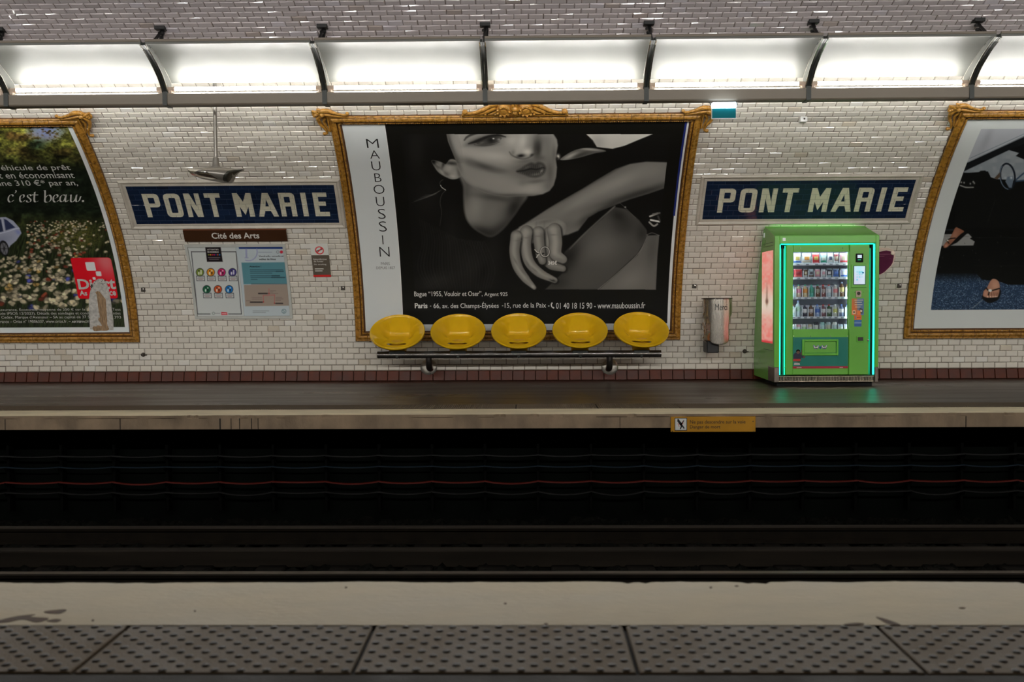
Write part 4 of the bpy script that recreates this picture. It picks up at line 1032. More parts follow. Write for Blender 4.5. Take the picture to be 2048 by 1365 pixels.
mb.onwall(); mb.build('text_lines', mat('faded_pink_print', A(120, 72, 92, 2.2), .5), t, smooth=0)
mb = MB(); x, v = wp(1785, 505.5); c = W(x, v, .022); mb.lathe([(.001, -.012), (.02, -.011), (.027, -.004), (.027, .006)], tuple(c), 16, 'y'); mb.build('round_badge', M_plq, t)

# ================================================================== YELLOW WARNING PLATE ON THE KERB
YW = FN-.012; a = at(1341.5, 864.5, YW); b = at(1511, 833.5, YW)
t = thing('warning_plate', 'yellow warning plate on the opposite platform edge, below the litter bin', 'sign', ((a[0]+b[0])/2, YW, a[2]))
mb = MB(); mb.bbox(a[0], b[0], YW-.006, YW+.008, a[2], b[2], .002); mb.build('plate', mat('amber_plate', (.40, .19, .008), .4, var=.12, scale=5), t, smooth=0)
def wpl(px, py): q = at(px, py, YW-.008); return q[0], q[2]
def z9(x, y): return wpl(1330+x/10.24, 825+y/10.24)
u0 = z9(210, 365); u1 = z9(440, 130)
mb = MB(); mb.box(u0[0]-.006, u1[0]+.006, YW-.0075, YW-.005, u0[1]-.006, u1[1]+.006, 1); mb.box(u0[0], u1[0], YW-.009, YW-.007, u0[1], u1[1], 0)
mb.build('pictogram_panel', [mat('pale_panel', (.55, .56, .54), .5), M_letk], t, smooth=0)
fl = lambda x, y, n=0: (z9(x, y)[0], YW-.0098-n, z9(x, y)[1])
def stroke(mb, pts, w, mi=0):
    for p, q in zip(pts[:-1], pts[1:]):
        p, q = np.array(p, float), np.array(q, float); d = (q-p)/np.linalg.norm(q-p); n = np.array([-d[1], d[0]])*w/2
        mb.slab([tuple(p-n-d*w*.2), tuple(q-n+d*w*.2), tuple(q+n+d*w*.2), tuple(p+n-d*w*.2)], lambda x, y, k: fl(x, y, k), 0, .001, mi)
mb = MB()
stroke(mb, [(272, 175), (330, 250)], 50); stroke(mb, [(320, 240), (335, 290), (315, 340)], 26); stroke(mb, [(330, 240), (390, 330)], 26); stroke(mb, [(300, 215), (350, 225), (385, 170)], 18)
mb.slab([(270+20*math.cos(q), 158+20*math.sin(q)) for q in np.linspace(0, 2*PI, 12, endpoint=False)], lambda x, y, k: fl(x, y, k), 0, .001)
stroke(mb, [(262, 235), (290, 300)], 9, 1); stroke(mb, [(280, 235), (330, 270), (375, 215)], 9, 1); stroke(mb, [(355, 180), (375, 200)], 8, 1)
mb.build('pictogram', [M_letk, mat('red_bolt', (.5, .05, .02), .5)], t, smooth=0)
mb = MB()
for s, x0, x1, y0, y1 in (('Ne pas descendre sur la voie', 512, 1650, 160, 258), ('Danger de mort', 512, 1132, 268, 355)):
    p = z9(x0, y1); q = z9(x1, y0); text(mb, s, (p[0], q[0], p[1], q[1]), lambda u, v: (u, YW-.0072, v), bold=.012)
mb.build('lettering', mat('dark_brown_print', (.05, .025, .008), .6), t, smooth=0)
mb = MB()
for x, y in ((1805, 190), (1820, 400), (150, 390)): q = z9(x, y); mb.ball((q[0], YW-.006, q[1]), .006, 5, sc=(1, .5, 1))
mb.build('screw', M_iron, t)
# ================================================================== POSTERS
PX0, PX1 = FX0+FD-.004, FX1-FD+.004; PV0, PV1 = fv0+FD-.004, fv1-FD+.004
M_post = mat_attr('poster_print', rough=.38, spec=.3, bump=.25)
def g_(v):
    v = v if v < 45 else min(250, 45+(v-45)*1.24)
    return (v, v*.985, v*.945)
def Z4(*p): return [(780+x/3.4133, 250+y/3.4133) for x, y in p]
def poster_jewel(a):
    S_ = 1/3.4133
    a.c[:] = (15, 15, 13)
    xs = wp(802.5, 560)[0]
    a.c[a.x < xs] = (182, 186, 186)
    e = (a.x > xs-.012) & (a.x < xs); a.c[e] = (196, 199, 198)
    xr = wp(1336.5, 600)[0]; a.c[a.x > xr] = (192, 194, 192); b = (a.x > xr-.012) & (a.x < xr+.012) & (a.Y < 432); a.c[b] = (28, 38, 96)
    vb = wp(1035, 648.5)[1]; a.c[(a.v < vb) & (a.x > xs)] = (186, 190, 190)
    m = a.mask([(806.5, 268.5), (1343, 268.5), (1335, 330), (1327, 400), (1319, 480), (1313, 579.5), (829, 579.5), (822, 480), (815, 380)], .6)
    xa, xb = wp(828.5, 575)[0], wp(1313, 575)[0]; m = ((a.x > xa) & (a.x < xb) & (a.Y > 268.5) & (a.Y < 579.5)).astype(float)
    P = lambda p, v, **k: a.poly(Z4(*p), g_(v), **k)
    def B(x, y, rx, ry, v, al=1, ang=0, clip=None, hard=0): c = Z4((x, y))[0]; a.blob(c[0], c[1], rx*S_, ry*S_, g_(v), al, ang, m if clip is None else clip*m, hard)
    def Ln(p, w, v, al=1, clip=None, soft=None): a.line(Z4(*p), [q*S_ for q in w] if hasattr(w, '__len__') else w*S_, g_(v), al, soft, clip=m if clip is None else clip*m)
    a.lay(m, g_(17))
    # soft grey depths of the dark hair and coat
    for x, y, rx, ry, v, an in ((180, 200, 60, 140, 30, 0), (260, 480, 90, 140, 27, 0), (560, 960, 130, 150, 33, -50), (330, 1060, 140, 60, 34, -15), (700, 880, 60, 170, 30, 10), (420, 760, 60, 200, 27, 0), (1250, 330, 150, 80, 24, -20), (640, 1010, 40, 90, 14, 20)): B(x, y, rx, ry, v, .8, an)
    for i in range(26):
        x = 200+i*17; Ln([(x, 640+i*9), (x+20, 800), (x-10+i*4, 980), (x+60, 1120)], [3, 5, 4, 2], 44+(i % 3)*6, .4, soft=1.6)
    # bright wedge of background, upper right
    P([(1335, 60), (1800, 60), (1690, 105), (1600, 143), (1520, 163), (1450, 156), (1412, 150), (1385, 105)], 158, clip=m, soft=.9)
    B(1420, 120, 50, 60, 120, .5, 0, a.mask(Z4((1335, 60), (1800, 60), (1690, 105), (1600, 143), (1520, 163), (1412, 150)), 1))
    k = P([(1162, 238), (1195, 208), (1262, 172), (1340, 157), (1420, 163), (1475, 180), (1400, 194), (1300, 222), (1220, 238)], 78, clip=m, smooth=True)
    B(1230, 215, 60, 16, 150, .9, -25, k); B(1370, 168, 70, 8, 150, .8, 4, k); B(1300, 205, 60, 12, 50, .7, -18, k)
    # neck
    N = [(470, 330), (500, 420), (503, 500), (508, 580), (525, 645), (562, 695), (620, 737), (690, 762), (760, 720), (830, 640), (890, 555), (935, 480), (800, 470), (640, 430), (560, 380)]
    k = P(N, 92, clip=m, smooth=True, soft=3)
    B(560, 600, 60, 130, 104, .9, 0, k); B(700, 640, 90, 90, 84, .7, 30, k); B(850, 560, 50, 110, 34, .9, 25, k); B(760, 700, 110, 40, 40, .7, -30, k); B(520, 450, 30, 80, 70, .7, 0, k); B(720, 500, 160, 22, 60, .75, 8, k)
    B(640, 730, 120, 40, 30, .8, 15, k); B(590, 560, 50, 80, 116, .6, 0, k); B(690, 600, 60, 60, 104, .5, 0, k)
    # ear
    E_ = [(285, 243), (305, 290), (335, 328), (385, 358), (425, 372), (465, 365), (492, 340), (478, 300), (455, 245), (410, 236), (380, 268), (345, 252)]
    k = P(E_, 112, clip=m, smooth=True, soft=1.2)
    B(330, 290, 14, 40, 60, .8, -38, k); B(405, 290, 30, 40, 140, .8, 20, k); B(385, 335, 28, 14, 84, .8, 25, k); B(440, 330, 26, 24, 128, .8, 0, k); B(370, 255, 10, 40, 30, .9, 20, k); B(315, 262, 26, 8, 150, .7, 45, k); B(470, 330, 12, 40, 70, .6, -15, k); B(296, 250, 26, 20, 18, 1, 30, k); B(420, 262, 50, 14, 40, .8, 6, k); B(350, 318, 10, 30, 150, .6, -40, k); B(430, 352, 24, 12, 150, .7, 10, k)
    # face
    F = [(385, 50), (398, 110), (420, 165), (450, 240), (470, 300), (492, 352), (525, 395), (582, 432), (645, 461), (722, 480), (800, 488), (900, 486), (980, 484), (1042, 473), (1088, 450), (1117, 412), (1134, 355), (1140, 290), (1131, 232), (1137, 190), (1146, 140), (1140, 100), (1122, 72), (1108, 50)]
    k = P(F, 118, clip=m, soft=1.6)
    for q in ((450, 130, 70, 110, 146, .9, 0), (560, 190, 110, 70, 140, .8, 20), (500, 90, 70, 50, 128, .7, 0), (720, 215, 150, 46, 152, .9, 8), (830, 110, 60, 60, 148, .85, 0), (905, 120, 34, 70, 160, .8, 10), (940, 185, 40, 26, 172, .9, 0),
              (1075, 150, 40, 90, 104, .9, 0), (1000, 140, 26, 80, 66, .85, 6), (1040, 100, 60, 40, 92, .7, 0), (640, 285, 130, 24, 62, .85, 17), (560, 262, 60, 26, 92, .7, 30), (740, 312, 70, 16, 84, .7, 4),
              (580, 355, 90, 44, 118, .8, 25), (760, 390, 150, 54, 124, .8, 8), (960, 430, 110, 40, 132, .85, -4), (860, 262, 60, 22, 128, .7, -10), (1095, 330, 26, 90, 84, .8, 0), (1080, 420, 40, 40, 96, .7, -40), (1000, 385, 70, 14, 84, .75, -6),
              (640, 455, 160, 20, 80, .7, 16), (830, 482, 190, 14, 70, .8, 0), (470, 270, 18, 70, 90, .7, -18), (405, 110, 14, 80, 84, .8, -12), (520, 400, 50, 18, 84, .7, 40)): B(*q[:5], q[5], q[6], k)
    for q in ((1012, 165, 24, 66, 50, .85, 4), (1030, 225, 34, 20, 78, .6, 10), (870, 175, 26, 40, 150, .6, 20), (800, 250, 60, 20, 140, .6, 12), (430, 200, 22, 90, 60, .6, -16), (960, 440, 70, 24, 138, .7, 0), (905, 395, 30, 26, 100, .5, 0), (1120, 200, 14, 60, 84, .6, 0), (690, 160, 100, 22, 128, .6, -6)): B(*q[:5], q[5], q[6], k)
    for i in range(14): x = 392+i*6; Ln([(x-8, 60), (x+2+i, 150), (x+30, 260)], [4, 3, 1], 30, .5-.03*i, k, 1.2)
    # nose underside, nostrils, philtrum
    Ln([(815, 185), (830, 205), (862, 222), (905, 232), (950, 222), (990, 196), (1000, 176)], [6, 9, 8, 7, 8, 8, 5], 74, .8, k, 1.4)
    B(893, 211, 26, 11, 20, 1, -6, k); B(968, 205, 14, 8, 44, .8, -30, k); B(838, 192, 14, 22, 104, .7, 20, k); B(925, 246, 60, 12, 92, .6, -6, k)
    # eye, lashes, brow
    Ln([(508, 104), (525, 84), (560, 66), (610, 52)], [9, 14, 16, 14], 44, .85, k, 1.2)
    B(640, 110, 110, 36, 84, .8, -8, k)
    Ln([(536, 128), (590, 112), (640, 92), (690, 76), (745, 72), (790, 82)], [6, 16, 20, 18, 14, 4], 24, .95, k, 1.2)
    k2 = P([(590, 128), (630, 104), (685, 86), (740, 84), (762, 92), (735, 116), (690, 130), (635, 136)], 62, clip=k, smooth=True)
    B(690, 104, 26, 20, 26, 1, 0, k2); B(745, 100, 12, 10, 130, .7, 0, k2); B(625, 122, 18, 8, 100, .6, -20, k2); B(706, 93, 7, 5, 235, 1, 0, k2, 0)
    Ln([(575, 136), (640, 142), (700, 134), (750, 116)], [3, 5, 4, 2], 40, .8, k, 1)
    B(600, 108, 70, 14, 30, .8, -20, k); B(720, 80, 60, 10, 34, .7, 0, k); B(650, 138, 70, 10, 58, .7, -4, k)
    # pursed lips
    L = [(862, 318), (895, 298), (930, 274), (962, 258), (990, 264), (1012, 254), (1044, 262), (1062, 290), (1056, 322), (1036, 344), (1000, 358), (955, 354), (915, 338)]
    B(955, 310, 110, 52, 96, .6, 0, k)
    B(962, 306, 112, 58, 74, .75, -2, k)
    k2 = P(L, 58, clip=k, smooth=True, soft=2.6)
    B(935, 290, 26, 10, 84, .8, -24, k2); B(1030, 282, 16, 14, 86, .8, 20, k2); B(1000, 338, 40, 9, 98, .85, -8, k2); B(1035, 315, 14, 8, 130, .8, -50, k2)
    Ln([(868, 318), (915, 312), (960, 300), (1000, 304), (1040, 292), (1058, 296)], [3, 6, 8, 7, 5, 3], 22, .85, k, 1.4)
    for i in range(26): x = 880+i*7; u = abs(i-13)*1.6; Ln([(x, 326-u*.3), (x+(i-13)*.6, 350-u)], 2.4, 96 if i % 2 else 40, .5, k2, .5); Ln([(x, 296), (x+(i-13)*.5, 272+u*.5)], 2.2, 88 if i % 2 else 40, .45, k2, .5)
    # ear-ring, hair strands
    B(1148, 216, 12, 16, 190, .95); B(1142, 228, 8, 10, 30, .8)
    Ln([(345, 412), (352, 425), (366, 436), (380, 445)], 4, 190, .9); Ln([(338, 405), (345, 385), (362, 374)], 2.5, 90, .7)
    Ln([(378, 448), (352, 480), (342, 530), (352, 600), (340, 690)], [3, 2.5, 2, 2, 1], 74, .8)
    for i in range(7): Ln([(355-i*8, 440+i*6), (300-i*10, 470+i*5), (235-i*14, 478+i*9)], [2, 3, 1.2], 62+(i % 3)*20, .55)
    # bag / leather seat at right
    G = [(1525, 560), (1450, 640), (1300, 765), (1195, 868), (1150, 960), (1190, 1000), (1120, 1070), (1060, 1124), (1420, 1124), (1560, 1000), (1690, 880), (1756, 770), (1752, 720), (1700, 650), (1610, 575)]
    k = P(G, 62, clip=m, soft=1.5)
    B(1440, 830, 200, 130, 84, .9, -35, k); B(1330, 1020, 140, 80, 66, .8, -20, k); B(1600, 690, 90, 70, 50, .8, 0, k); B(1220, 900, 60, 110, 36, .9, 30, k); B(1560, 620, 60, 40, 34, .8, 30, k); B(1140, 1080, 80, 50, 44, .8, 0, k); B(1720, 740, 40, 60, 40, .7, 0, k)
    Ln([(1535, 556), (1440, 640), (1330, 740), (1225, 850)], [9, 10, 8, 4], 96, .75, None, 1.2); Ln([(1522, 552), (1425, 640), (1312, 742)], 3, 20, .9)
    k = P([(1424, 1126), (1560, 1010), (1690, 890), (1742, 800), (1760, 756), (1838, 752), (1825, 900), (1815, 1126)], 82, clip=m, soft=1)
    B(1640, 1060, 120, 70, 96, .8, -30, k); B(1790, 850, 40, 120, 66, .7, 5, k)
    Ln([(1420, 1124), (1560, 1006), (1690, 884), (1740, 798), (1758, 754)], [4, 4, 4, 3, 2], 118, .8); Ln([(1752, 752), (1790, 738), (1838, 756)], 4, 104, .8)
    Ln([(1545, 512), (1600, 560), (1640, 600), (1678, 636)], 2, 96, .7); B(1606, 562, 6, 5, 150, .9)
    # forearm
    AR = [(880, 700), (960, 650), (1080, 572), (1200, 502), (1310, 440), (1420, 372), (1540, 302), (1640, 266), (1750, 251), (1900, 256), (1895, 340), (1872, 432), (1760, 470), (1640, 506), (1520, 552), (1420, 592), (1352, 632), (1312, 684), (1285, 722), (1215, 750), (1150, 760)]
    k = P(AR, 96, clip=m, soft=1.6)
    for q in ((1560, 390, 260, 46, 122, .9, -24), (1780, 320, 130, 50, 110, .8, -8), (1300, 520, 160, 36, 116, .8, -31), (1700, 470, 260, 26, 44, .85, -17), (1450, 585, 160, 22, 46, .85, -28), (1330, 660, 60, 30, 60, .7, -50), (1240, 480, 200, 14, 60, .5, -31), (1100, 600, 120, 26, 100, .8, -32), (1230, 620, 70, 30, 96, .8, -30), (1180, 690, 80, 30, 84, .7, -20), (1500, 330, 160, 10, 60, .5, -30)): B(*q[:5], q[5], q[6], k)
    # hand: back, then four bent fingers
    H = [(905, 690), (868, 712), (830, 740), (835, 800), (900, 830), (1000, 800), (1100, 790), (1170, 766), (1200, 720), (1190, 670), (1120, 640), (1010, 652)]
    k = P(H, 108, clip=m, smooth=True, soft=2)
    B(960, 700, 60, 30, 124, .8, -25, k); B(1130, 690, 70, 26, 116, .8, 0, k); B(1060, 660, 80, 14, 84, .6, -10, k); B(1230, 700, 40, 30, 74, .7, 0, k)
    for y0, x0, x1 in ((705, 1000, 990), (700, 1055, 1050)): Ln([(x0, y0-40), (x1, y0+30)], 8, 88, .5, k, 2)
    B(1090, 930, 120, 90, 22, .9, 0)
    def finger(p, w, v, tip=None):
        Ln([(q[0]+6, q[1]+5) for q in p], [q+9 for q in w], 22, .85, None, 2.2); Ln(p, w, v-22, 1, None, 1.1); Ln([(q[0]-4, q[1]-5) for q in p], [q*.55 for q in w], v+8, .8, None, 4); Ln([(q[0]-5, q[1]-6) for q in p[:-1]], [q*.22 for q in w[:-1]], v+20, .5, None, 4)
        if tip: B(*tip)
    finger([(1090, 735), (1075, 820), (1060, 900), (1100, 955), (1180, 982)], [80, 74, 70, 66, 42], 104)
    finger([(1120, 720), (1132, 800), (1130, 880), (1180, 918)], [92, 86, 84, 56], 116); B(1165, 925, 40, 20, 96, .7, 10)
    finger([(1010, 735), (1018, 810), (1028, 880), (1040, 930)], [78, 72, 66, 50], 108)
    finger([(930, 730), (925, 830), (950, 935), (1020, 1010), (1125, 1062)], [82, 76, 70, 62, 36], 112); B(1112, 1062, 22, 9, 30, .9, 20); B(1104, 1054, 12, 4, 110, .7, 20)
    finger([(860, 760), (850, 870), (872, 970), (925, 1050), (985, 1112)], [72, 70, 66, 56, 26], 110); B(975, 1104, 14, 10, 128, .8, 40)
    for x, y, an in ((856, 930, 60), (940, 950, 60), (905, 1000, 50), (985, 990, 40)): B(x, y, 34, 8, 84, .6, an)
    for x, y in ((880, 755), (935, 735), (1015, 725), (1110, 715)): B(x, y, 34, 20, 128, .6, 0); B(x, y+36, 30, 6, 88, .5, 0)
    # ring: crossed bow and hoop
    Ln([(985, 855), (1005, 875), (1030, 880), (1050, 878)], [10, 13, 12, 8], 26, .9); Ln([(988, 852), (1008, 872), (1032, 876)], 5, 190, .95, None, .6); Ln([(1000, 905), (1015, 885), (1035, 880)], 5, 170, .95, None, .6)
    q = np.linspace(0, 2*PI, 22); Ln([(1058+31*math.cos(t), 868+34*math.sin(t)) for t in q], 11, 34, .9, None, .7); Ln([(1058+30*math.cos(t), 867+33*math.sin(t)) for t in q], 4.5, 185, .95, None, .6)
    # clasp on the far right
    B(1800, 640, 50, 62, 22, .9)
    for p, v in ((((1775, 625), (1825, 605)), 150), (((1780, 650), (1838, 660)), 190), (((1770, 665), (1800, 690), (1825, 678)), 130), (((1795, 610), (1840, 602)), 90), (((1830, 625), (1842, 655)), 60)): Ln(p, 12, v, .9, None, .8)
pj = tag(print_wall('poster', PX0, PX1, PV0, PV1, .009, .005, (15, 15, 13), poster_jewel, M_post, gain=1.7), 'black and white jewellery poster of a woman resting her chin by her hand', 'poster')
mb = MB()
SX = [('M', 733, 757, 278, 296), ('A', 739.5, 759, 301, 317.5), ('U', 743, 761, 323, 341), ('B', 749, 762.5, 347, 364), ('O', 747, 769, 370, 388), ('U', 752, 769, 394, 412.5), ('S', 756, 771, 418, 438), ('S', 758, 773.5, 443, 463.5), ('I', 764.5, 766.5, 471, 489), ('N', 759, 779, 494, 513.5)]
for c, a, b, y0, y1 in SX: wtext(mb, c, a, b, y0, y1, n=.0105, bold=-.012 if c != 'I' else 0)
mb.onwall(); mb.build('brand_lettering', M_letk, pj, smooth=0)
mb = MB(); wtext(mb, 'PARIS', 762, 779.5, 525, 530.5, n=.0105); wtext(mb, 'DEPUIS 1827', 752.5, 790, 533.5, 538.5, n=.0105); mb.onwall(); mb.build('small_lettering', mat('grey_print', (.18, .18, .18), .5), pj, smooth=0)
mb = MB()
for s, a, b, y0, y1, bo in (('Bague “1955, Vouloir et Oser”,', 828.5, 965, 583, 596, 0), ('Argent 925', 968.5, 1015, 585, 595, 0), ('Paris', 829.5, 855, 606.5, 617, .025), ('-', 860, 862.5, 612, 613.2, 0), ('66, av. des Champs-Élysées', 867, 997.5, 604.5, 619.5, 0),
                            ('-', 1004, 1006.5, 611.5, 612.7, 0), ('15, rue de la Paix -', 1009.5, 1099, 606, 617.5, 0), ('01 40 18 15 90 - www.mauboussin.fr', 1112, 1290.5, 605.5, 617.5, 0), ('345€', 1096.5, 1114, 522, 530, .02)):
    wtext(mb, s, a, b, y0, y1, n=.0105, bold=bo+.004)
for p0, p1, wd in (((1103, 607), (1102.5, 611), .014), ((1102.5, 611), (1104, 614.5), .014), ((1104, 614.5), (1107, 616.5), .014), ((1103.2, 607), (1105, 606.5), .022), ((1106, 616.5), (1108, 615), .022)):
    a = np.array(wp(*p0)); b = np.array(wp(*p1)); d = (b-a)/np.linalg.norm(b-a); n = np.array([-d[1], d[0]])*wd/2
    mb.add([(*(a-n), .0105), (*(b-n), .0105), (*(b+n), .0105), (*(a+n), .0105)], [(0, 1, 2, 3)])
mb.onwall(); mb.build('caption_lettering', mat('pale_caption', (.86, .85, .81), .5), pj, smooth=0)

# ---- meadow poster, left
def ZA(*p): return [(x/5.687, 210+y/5.687) for x, y in p]
def ZB(*p): return [(x/5.25, 440+y/5.25) for x, y in p]
def poster_meadow(a):
    r = np.random.default_rng(77); X, Y = a.X, a.Y
    n1 = vnoise(X/16+3, Y/12, 5); n2 = vnoise(X/5, Y/3.6, 6); n3 = vnoise(X/2.4, Y/1.8, 7); f = .5*n1+.3*n2+.2*n3
    t = np.clip((Y-262)/70, 0, 1)[..., None]
    leaf = np.array((104, 104, 44.))*(1-t)+np.array((40, 44, 22.))*t
    a.c = leaf*(.12+2.3*f[..., None]**1.7)
    brown = np.clip((vnoise(X/22+9, Y/16, 8)-.5)*4, 0, 1)[..., None]*(1-t)
    a.c = a.c*(1-.6*brown)+np.array((122, 84, 48.))*(.4+.9*n2[..., None])*.6*brown
    sky = np.clip(1-((X-92)/46)**2-((Y-262)/26)**2, 0, 1)*np.clip((n2*.6+n3*.5-.38)*5, 0, 1); a.lay(sky, (118, 134, 182), .9)
    gb = np.clip(1-((X-78)/24)**2-((Y-288)/14)**2, 0, 1)*n2; a.lay(gb, (70, 112, 92), .7)
    d = np.clip((Y-322)/26, 0, 1)*np.clip((452-Y)/30, 0, 1); dk = np.array((17, 23, 15.))*(.6+.9*n2[..., None]*n1[..., None]*1.6)
    a.c = a.c*(1-d[..., None])+dk*d[..., None]
    g = np.clip((Y-430-np.maximum(0, 60-X)*.5+np.clip((X-130)*.0, 0, 9))/26, 0, 1)[..., None]; st = vnoise(X/1.7+Y/9, Y/9, 9)
    grass = np.array((30, 36, 20.))*(.45+1.1*st[..., None]); a.c = a.c*(1-g)+grass*g
    far = np.clip(1-((X-150)/70)**2-((Y-475)/40)**2, 0, 1)*n3; a.lay(np.clip(far*1.4, 0, 1)*.55, (104, 96, 40))
    # car
    car = a.poly(ZB((-120, -20), (60, -30), (140, 10), (205, 85), (225, 140), (170, 220), (110, 270), (90, 300), (60, 330), (-120, 340)), (128, 132, 148), smooth=False)
    a.poly(ZB((-100, 5), (10, -5), (35, 120), (-100, 150)), (34, 40, 62), clip=car); a.poly(ZB((40, -10), (70, 0), (160, 80), (60, 110)), (38, 44, 70), clip=car)
    a.line(ZB((20, -20), (45, 120)), 1.6, (150, 152, 162), smooth=False, clip=car); a.line(ZB((-100, 165), (60, 128), (170, 92), (205, 88)), 1.4, (168, 172, 184), clip=car); a.blob(*ZB((190, 130))[0], 6, 4, (96, 104, 150), .8, 30, car)
    a.blob(*ZB((0, 215))[0], 26, 8, (112, 116, 136), .7, -14, car)
    a.blob(*ZB((42, 300))[0], 9.5, 16, (14, 14, 16), 1, -14, None, 1); a.blob(*ZB((44, 303))[0], 7, 12.5, (92, 92, 96), 1, -14, None, 1); a.blob(*ZB((44, 303))[0], 2.2, 3.4, (30, 30, 32), 1, 0, None, 1)
    for k in range(6): q = k*PI/3; c = ZB((44, 303))[0]; a.line([c, (c[0]+6.5*math.cos(q), c[1]+12*math.sin(q))], 1, (34, 34, 36), smooth=False)
    # flowers, larger towards the front
    for k in range(1500):
        x = r.uniform(-70, 248); u = r.random(); y = 442+175*u**1.25
        if y < 440+max(0, (70-x))*.55 and x < 70: continue
        if x > 175-(y-440)*.1 and r.random() < .7: continue
        if x < 52 and y < 512: continue
        s = 1.2+4.3*((y-440)/175)**1.1; 
        if r.random() > 1.12-.75*((y-440)/175)-.2*(x > 120): continue
        w = r.random(); c = (190, 178, 148) if w < .82 else (72, 78, 152) if (w < .91 and y > 520) else (122, 58, 40) if w < .95 else (168, 138, 82)
        c = np.array(c)*r.uniform(.6, 1.05); an = r.uniform(-35, 25)
        a.blob(x, y, s*1.5, s*.95, c*.55, .8, an, None, 1)
        for j in range(3): a.blob(x+r.normal(0, s*.55), y+r.normal(0, s*.32), s*.8, s*.5, c*r.uniform(.85, 1.1), .9, an+r.uniform(-40, 40), None, 1)
    # red square logo
    xl = wp(150, 560)[0]; xr_ = wp(230, 560)[0]; vt = wp(190, 515.5)[1]; vb = wp(190, 598)[1]; wd = xr_-xl; ht = vt-vb
    def Q(u, w): return (xl+u*wd, vt-w*ht)
    sX, sY, sa = a.X, a.Y, a.aa; a.X, a.Y, a.aa = a.x, a.v, .003
    def rsq(cx, cy, hw, hh, r0): return [(Q(cx+sx*(hw-r0)+r0*math.cos(q), cy+sy*(hh-r0)+r0*math.sin(q)*wd/ht)) for sx, sy, q0 in ((1, 1, 0), (-1, 1, 90), (-1, -1, 180), (1, -1, 270)) for q in np.radians(q0+np.array((0, 30, 60, 90)))]
    k = a.poly(rsq(.5, .5, .5, .5, .06), (206, 18, 30)); a.blob(*Q(.86, .10), .16, .22, (226, 120, 120), .7, 0, k); a.blob(*Q(.2, .8), .3, .3, (186, 8, 22), .6, 0, k)
    for cx, cy, h_ in ((.46, .215, .115), (.62, .395, .065), (.485, .51, .036)): a.poly(rsq(cx, cy, h_, h_*wd/ht, .02), (222, 216, 210))
    a.X, a.Y, a.aa = sX, sY, sa
    # margins
    xm = wp(248.3, 640)[0]; vm = wp(120, 655)[1]; a.c[a.x > xm] = (178, 186, 190); a.c[a.v < vm] = (174, 180, 180)
    a.c *= 1.0+.14*vnoise(X/40, Y/40, 12)[..., None]
M1X0, M1X1 = F1X-FW+FD-.004, F1X-FD+.004
pm = tag(print_wall('poster', M1X0, M1X1, PV0, PV1, .009, .0062, (30, 34, 20), poster_meadow, M_post, gain=1.7), 'colour poster of a flower meadow and pale car with a red square logo', 'poster')
M_pw = mat('white_print', (.66, .65, .61), .45)
mb = MB()
for s, x0, x1, y0, y1 in (('un véhicule de prêt', -210, 802, 684, 762), ('tout en économisant', -190, 842, 768, 836), ('en moyenne 310 €* par an,', -470, 884, 855, 940)):
    p = ZA((x0, y0), (x1, y1)); wtext(mb, s, p[0][0], p[1][0], p[0][1], p[1][1], n=.0108, bold=.004)
for s, x0, x1, y0, y1 in (('Direct Assurance. Économie moyenne de 250 € sur la F', -160, 930, 925, 962), ('(étude IPSOS 12/2023). Détails des sondages et condi', -60, 942, 968, 1004), ('Cedex. Marque d’Avanssur – SA au capital de 37 5', 15, 940, 1008, 1044),
                          ('Assurance – Orias n° 19006337, www.orias.fr. –', -80, 742, 1050, 1088), ('Tous', 1180, 1265, 926, 954), ('nties', 1188, 1265, 968, 995), ('393', 1200, 1270, 1008, 1036)):
    p = ZB((x0, y0), (x1, y1)); wtext(mb, s, p[0][0], p[1][0], p[0][1], p[1][1], n=.0108, bold=0)
p = ZB((752, 1060), (935, 1082)); wtext(mb, 'ARTEFACT', p[0][0], p[1][0], p[0][1], p[1][1], n=.0108, bold=.03)
for s, x0, x1, y0, y1 in (('Di', 818, 972, 622, 730), ('ct', 1075, 1212, 622, 730), ('As', 835, 915, 742, 796), ('ce', 1150, 1218, 748, 796)):
    p = ZB((x0, y0), (x1, y1)); wtext(mb, s, p[0][0], p[1][0], p[0][1], p[1][1], n=.0112, bold=.03)
# broad-nib italic line "c'est beau."
def nib(pts, wdt=15, ang=-20, ZF=ZA, n=.0108, closed=False):
    P_ = smooth_line(pts, 7) if len(pts) > 2 else np.array(pts, float); ca, sa = math.cos(math.radians(ang))*wdt/2, math.sin(math.radians(ang))*wdt/2
    L_ = [wp(*ZF((x-ca, y-sa))[0]) for x, y in P_]; R_ = [wp(*ZF((x+ca, y+sa))[0]) for x, y in P_]; k = len(P_)
    mb.add([(*q, n) for q in L_]+[(*q, n) for q in R_], [(i, i+1, k+i+1, k+i) for i in range(k-1)])
nib([(150, 1040), (140, 1022), (118, 1022), (98, 1050), (95, 1082), (108, 1104), (130, 1104), (156, 1084)], 19)
nib([(178, 972), (184, 985), (172, 1004)], 16)
nib([(226, 1074), (268, 1052), (272, 1030), (256, 1020), (232, 1040), (226, 1078), (240, 1104), (262, 1102), (286, 1082)], 19)
nib([(352, 1036), (342, 1020), (318, 1024), (314, 1044), (340, 1066), (352, 1086), (338, 1106), (310, 1104), (302, 1088)], 17)
nib([(396, 990), (390, 1050), (392, 1092), (408, 1106), (436, 1092)], 20); nib([(362, 1024), (436, 1024)], 8, 90)
nib([(498, 974), (512, 980), (512, 1050), (512, 1098), (540, 1108), (572, 1090), (582, 1056), (566, 1026), (540, 1030), (518, 1056)], 20)
nib([(606, 1074), (652, 1050), (654, 1028), (636, 1020), (612, 1040), (606, 1078), (620, 1104), (646, 1102), (672, 1080)], 19)
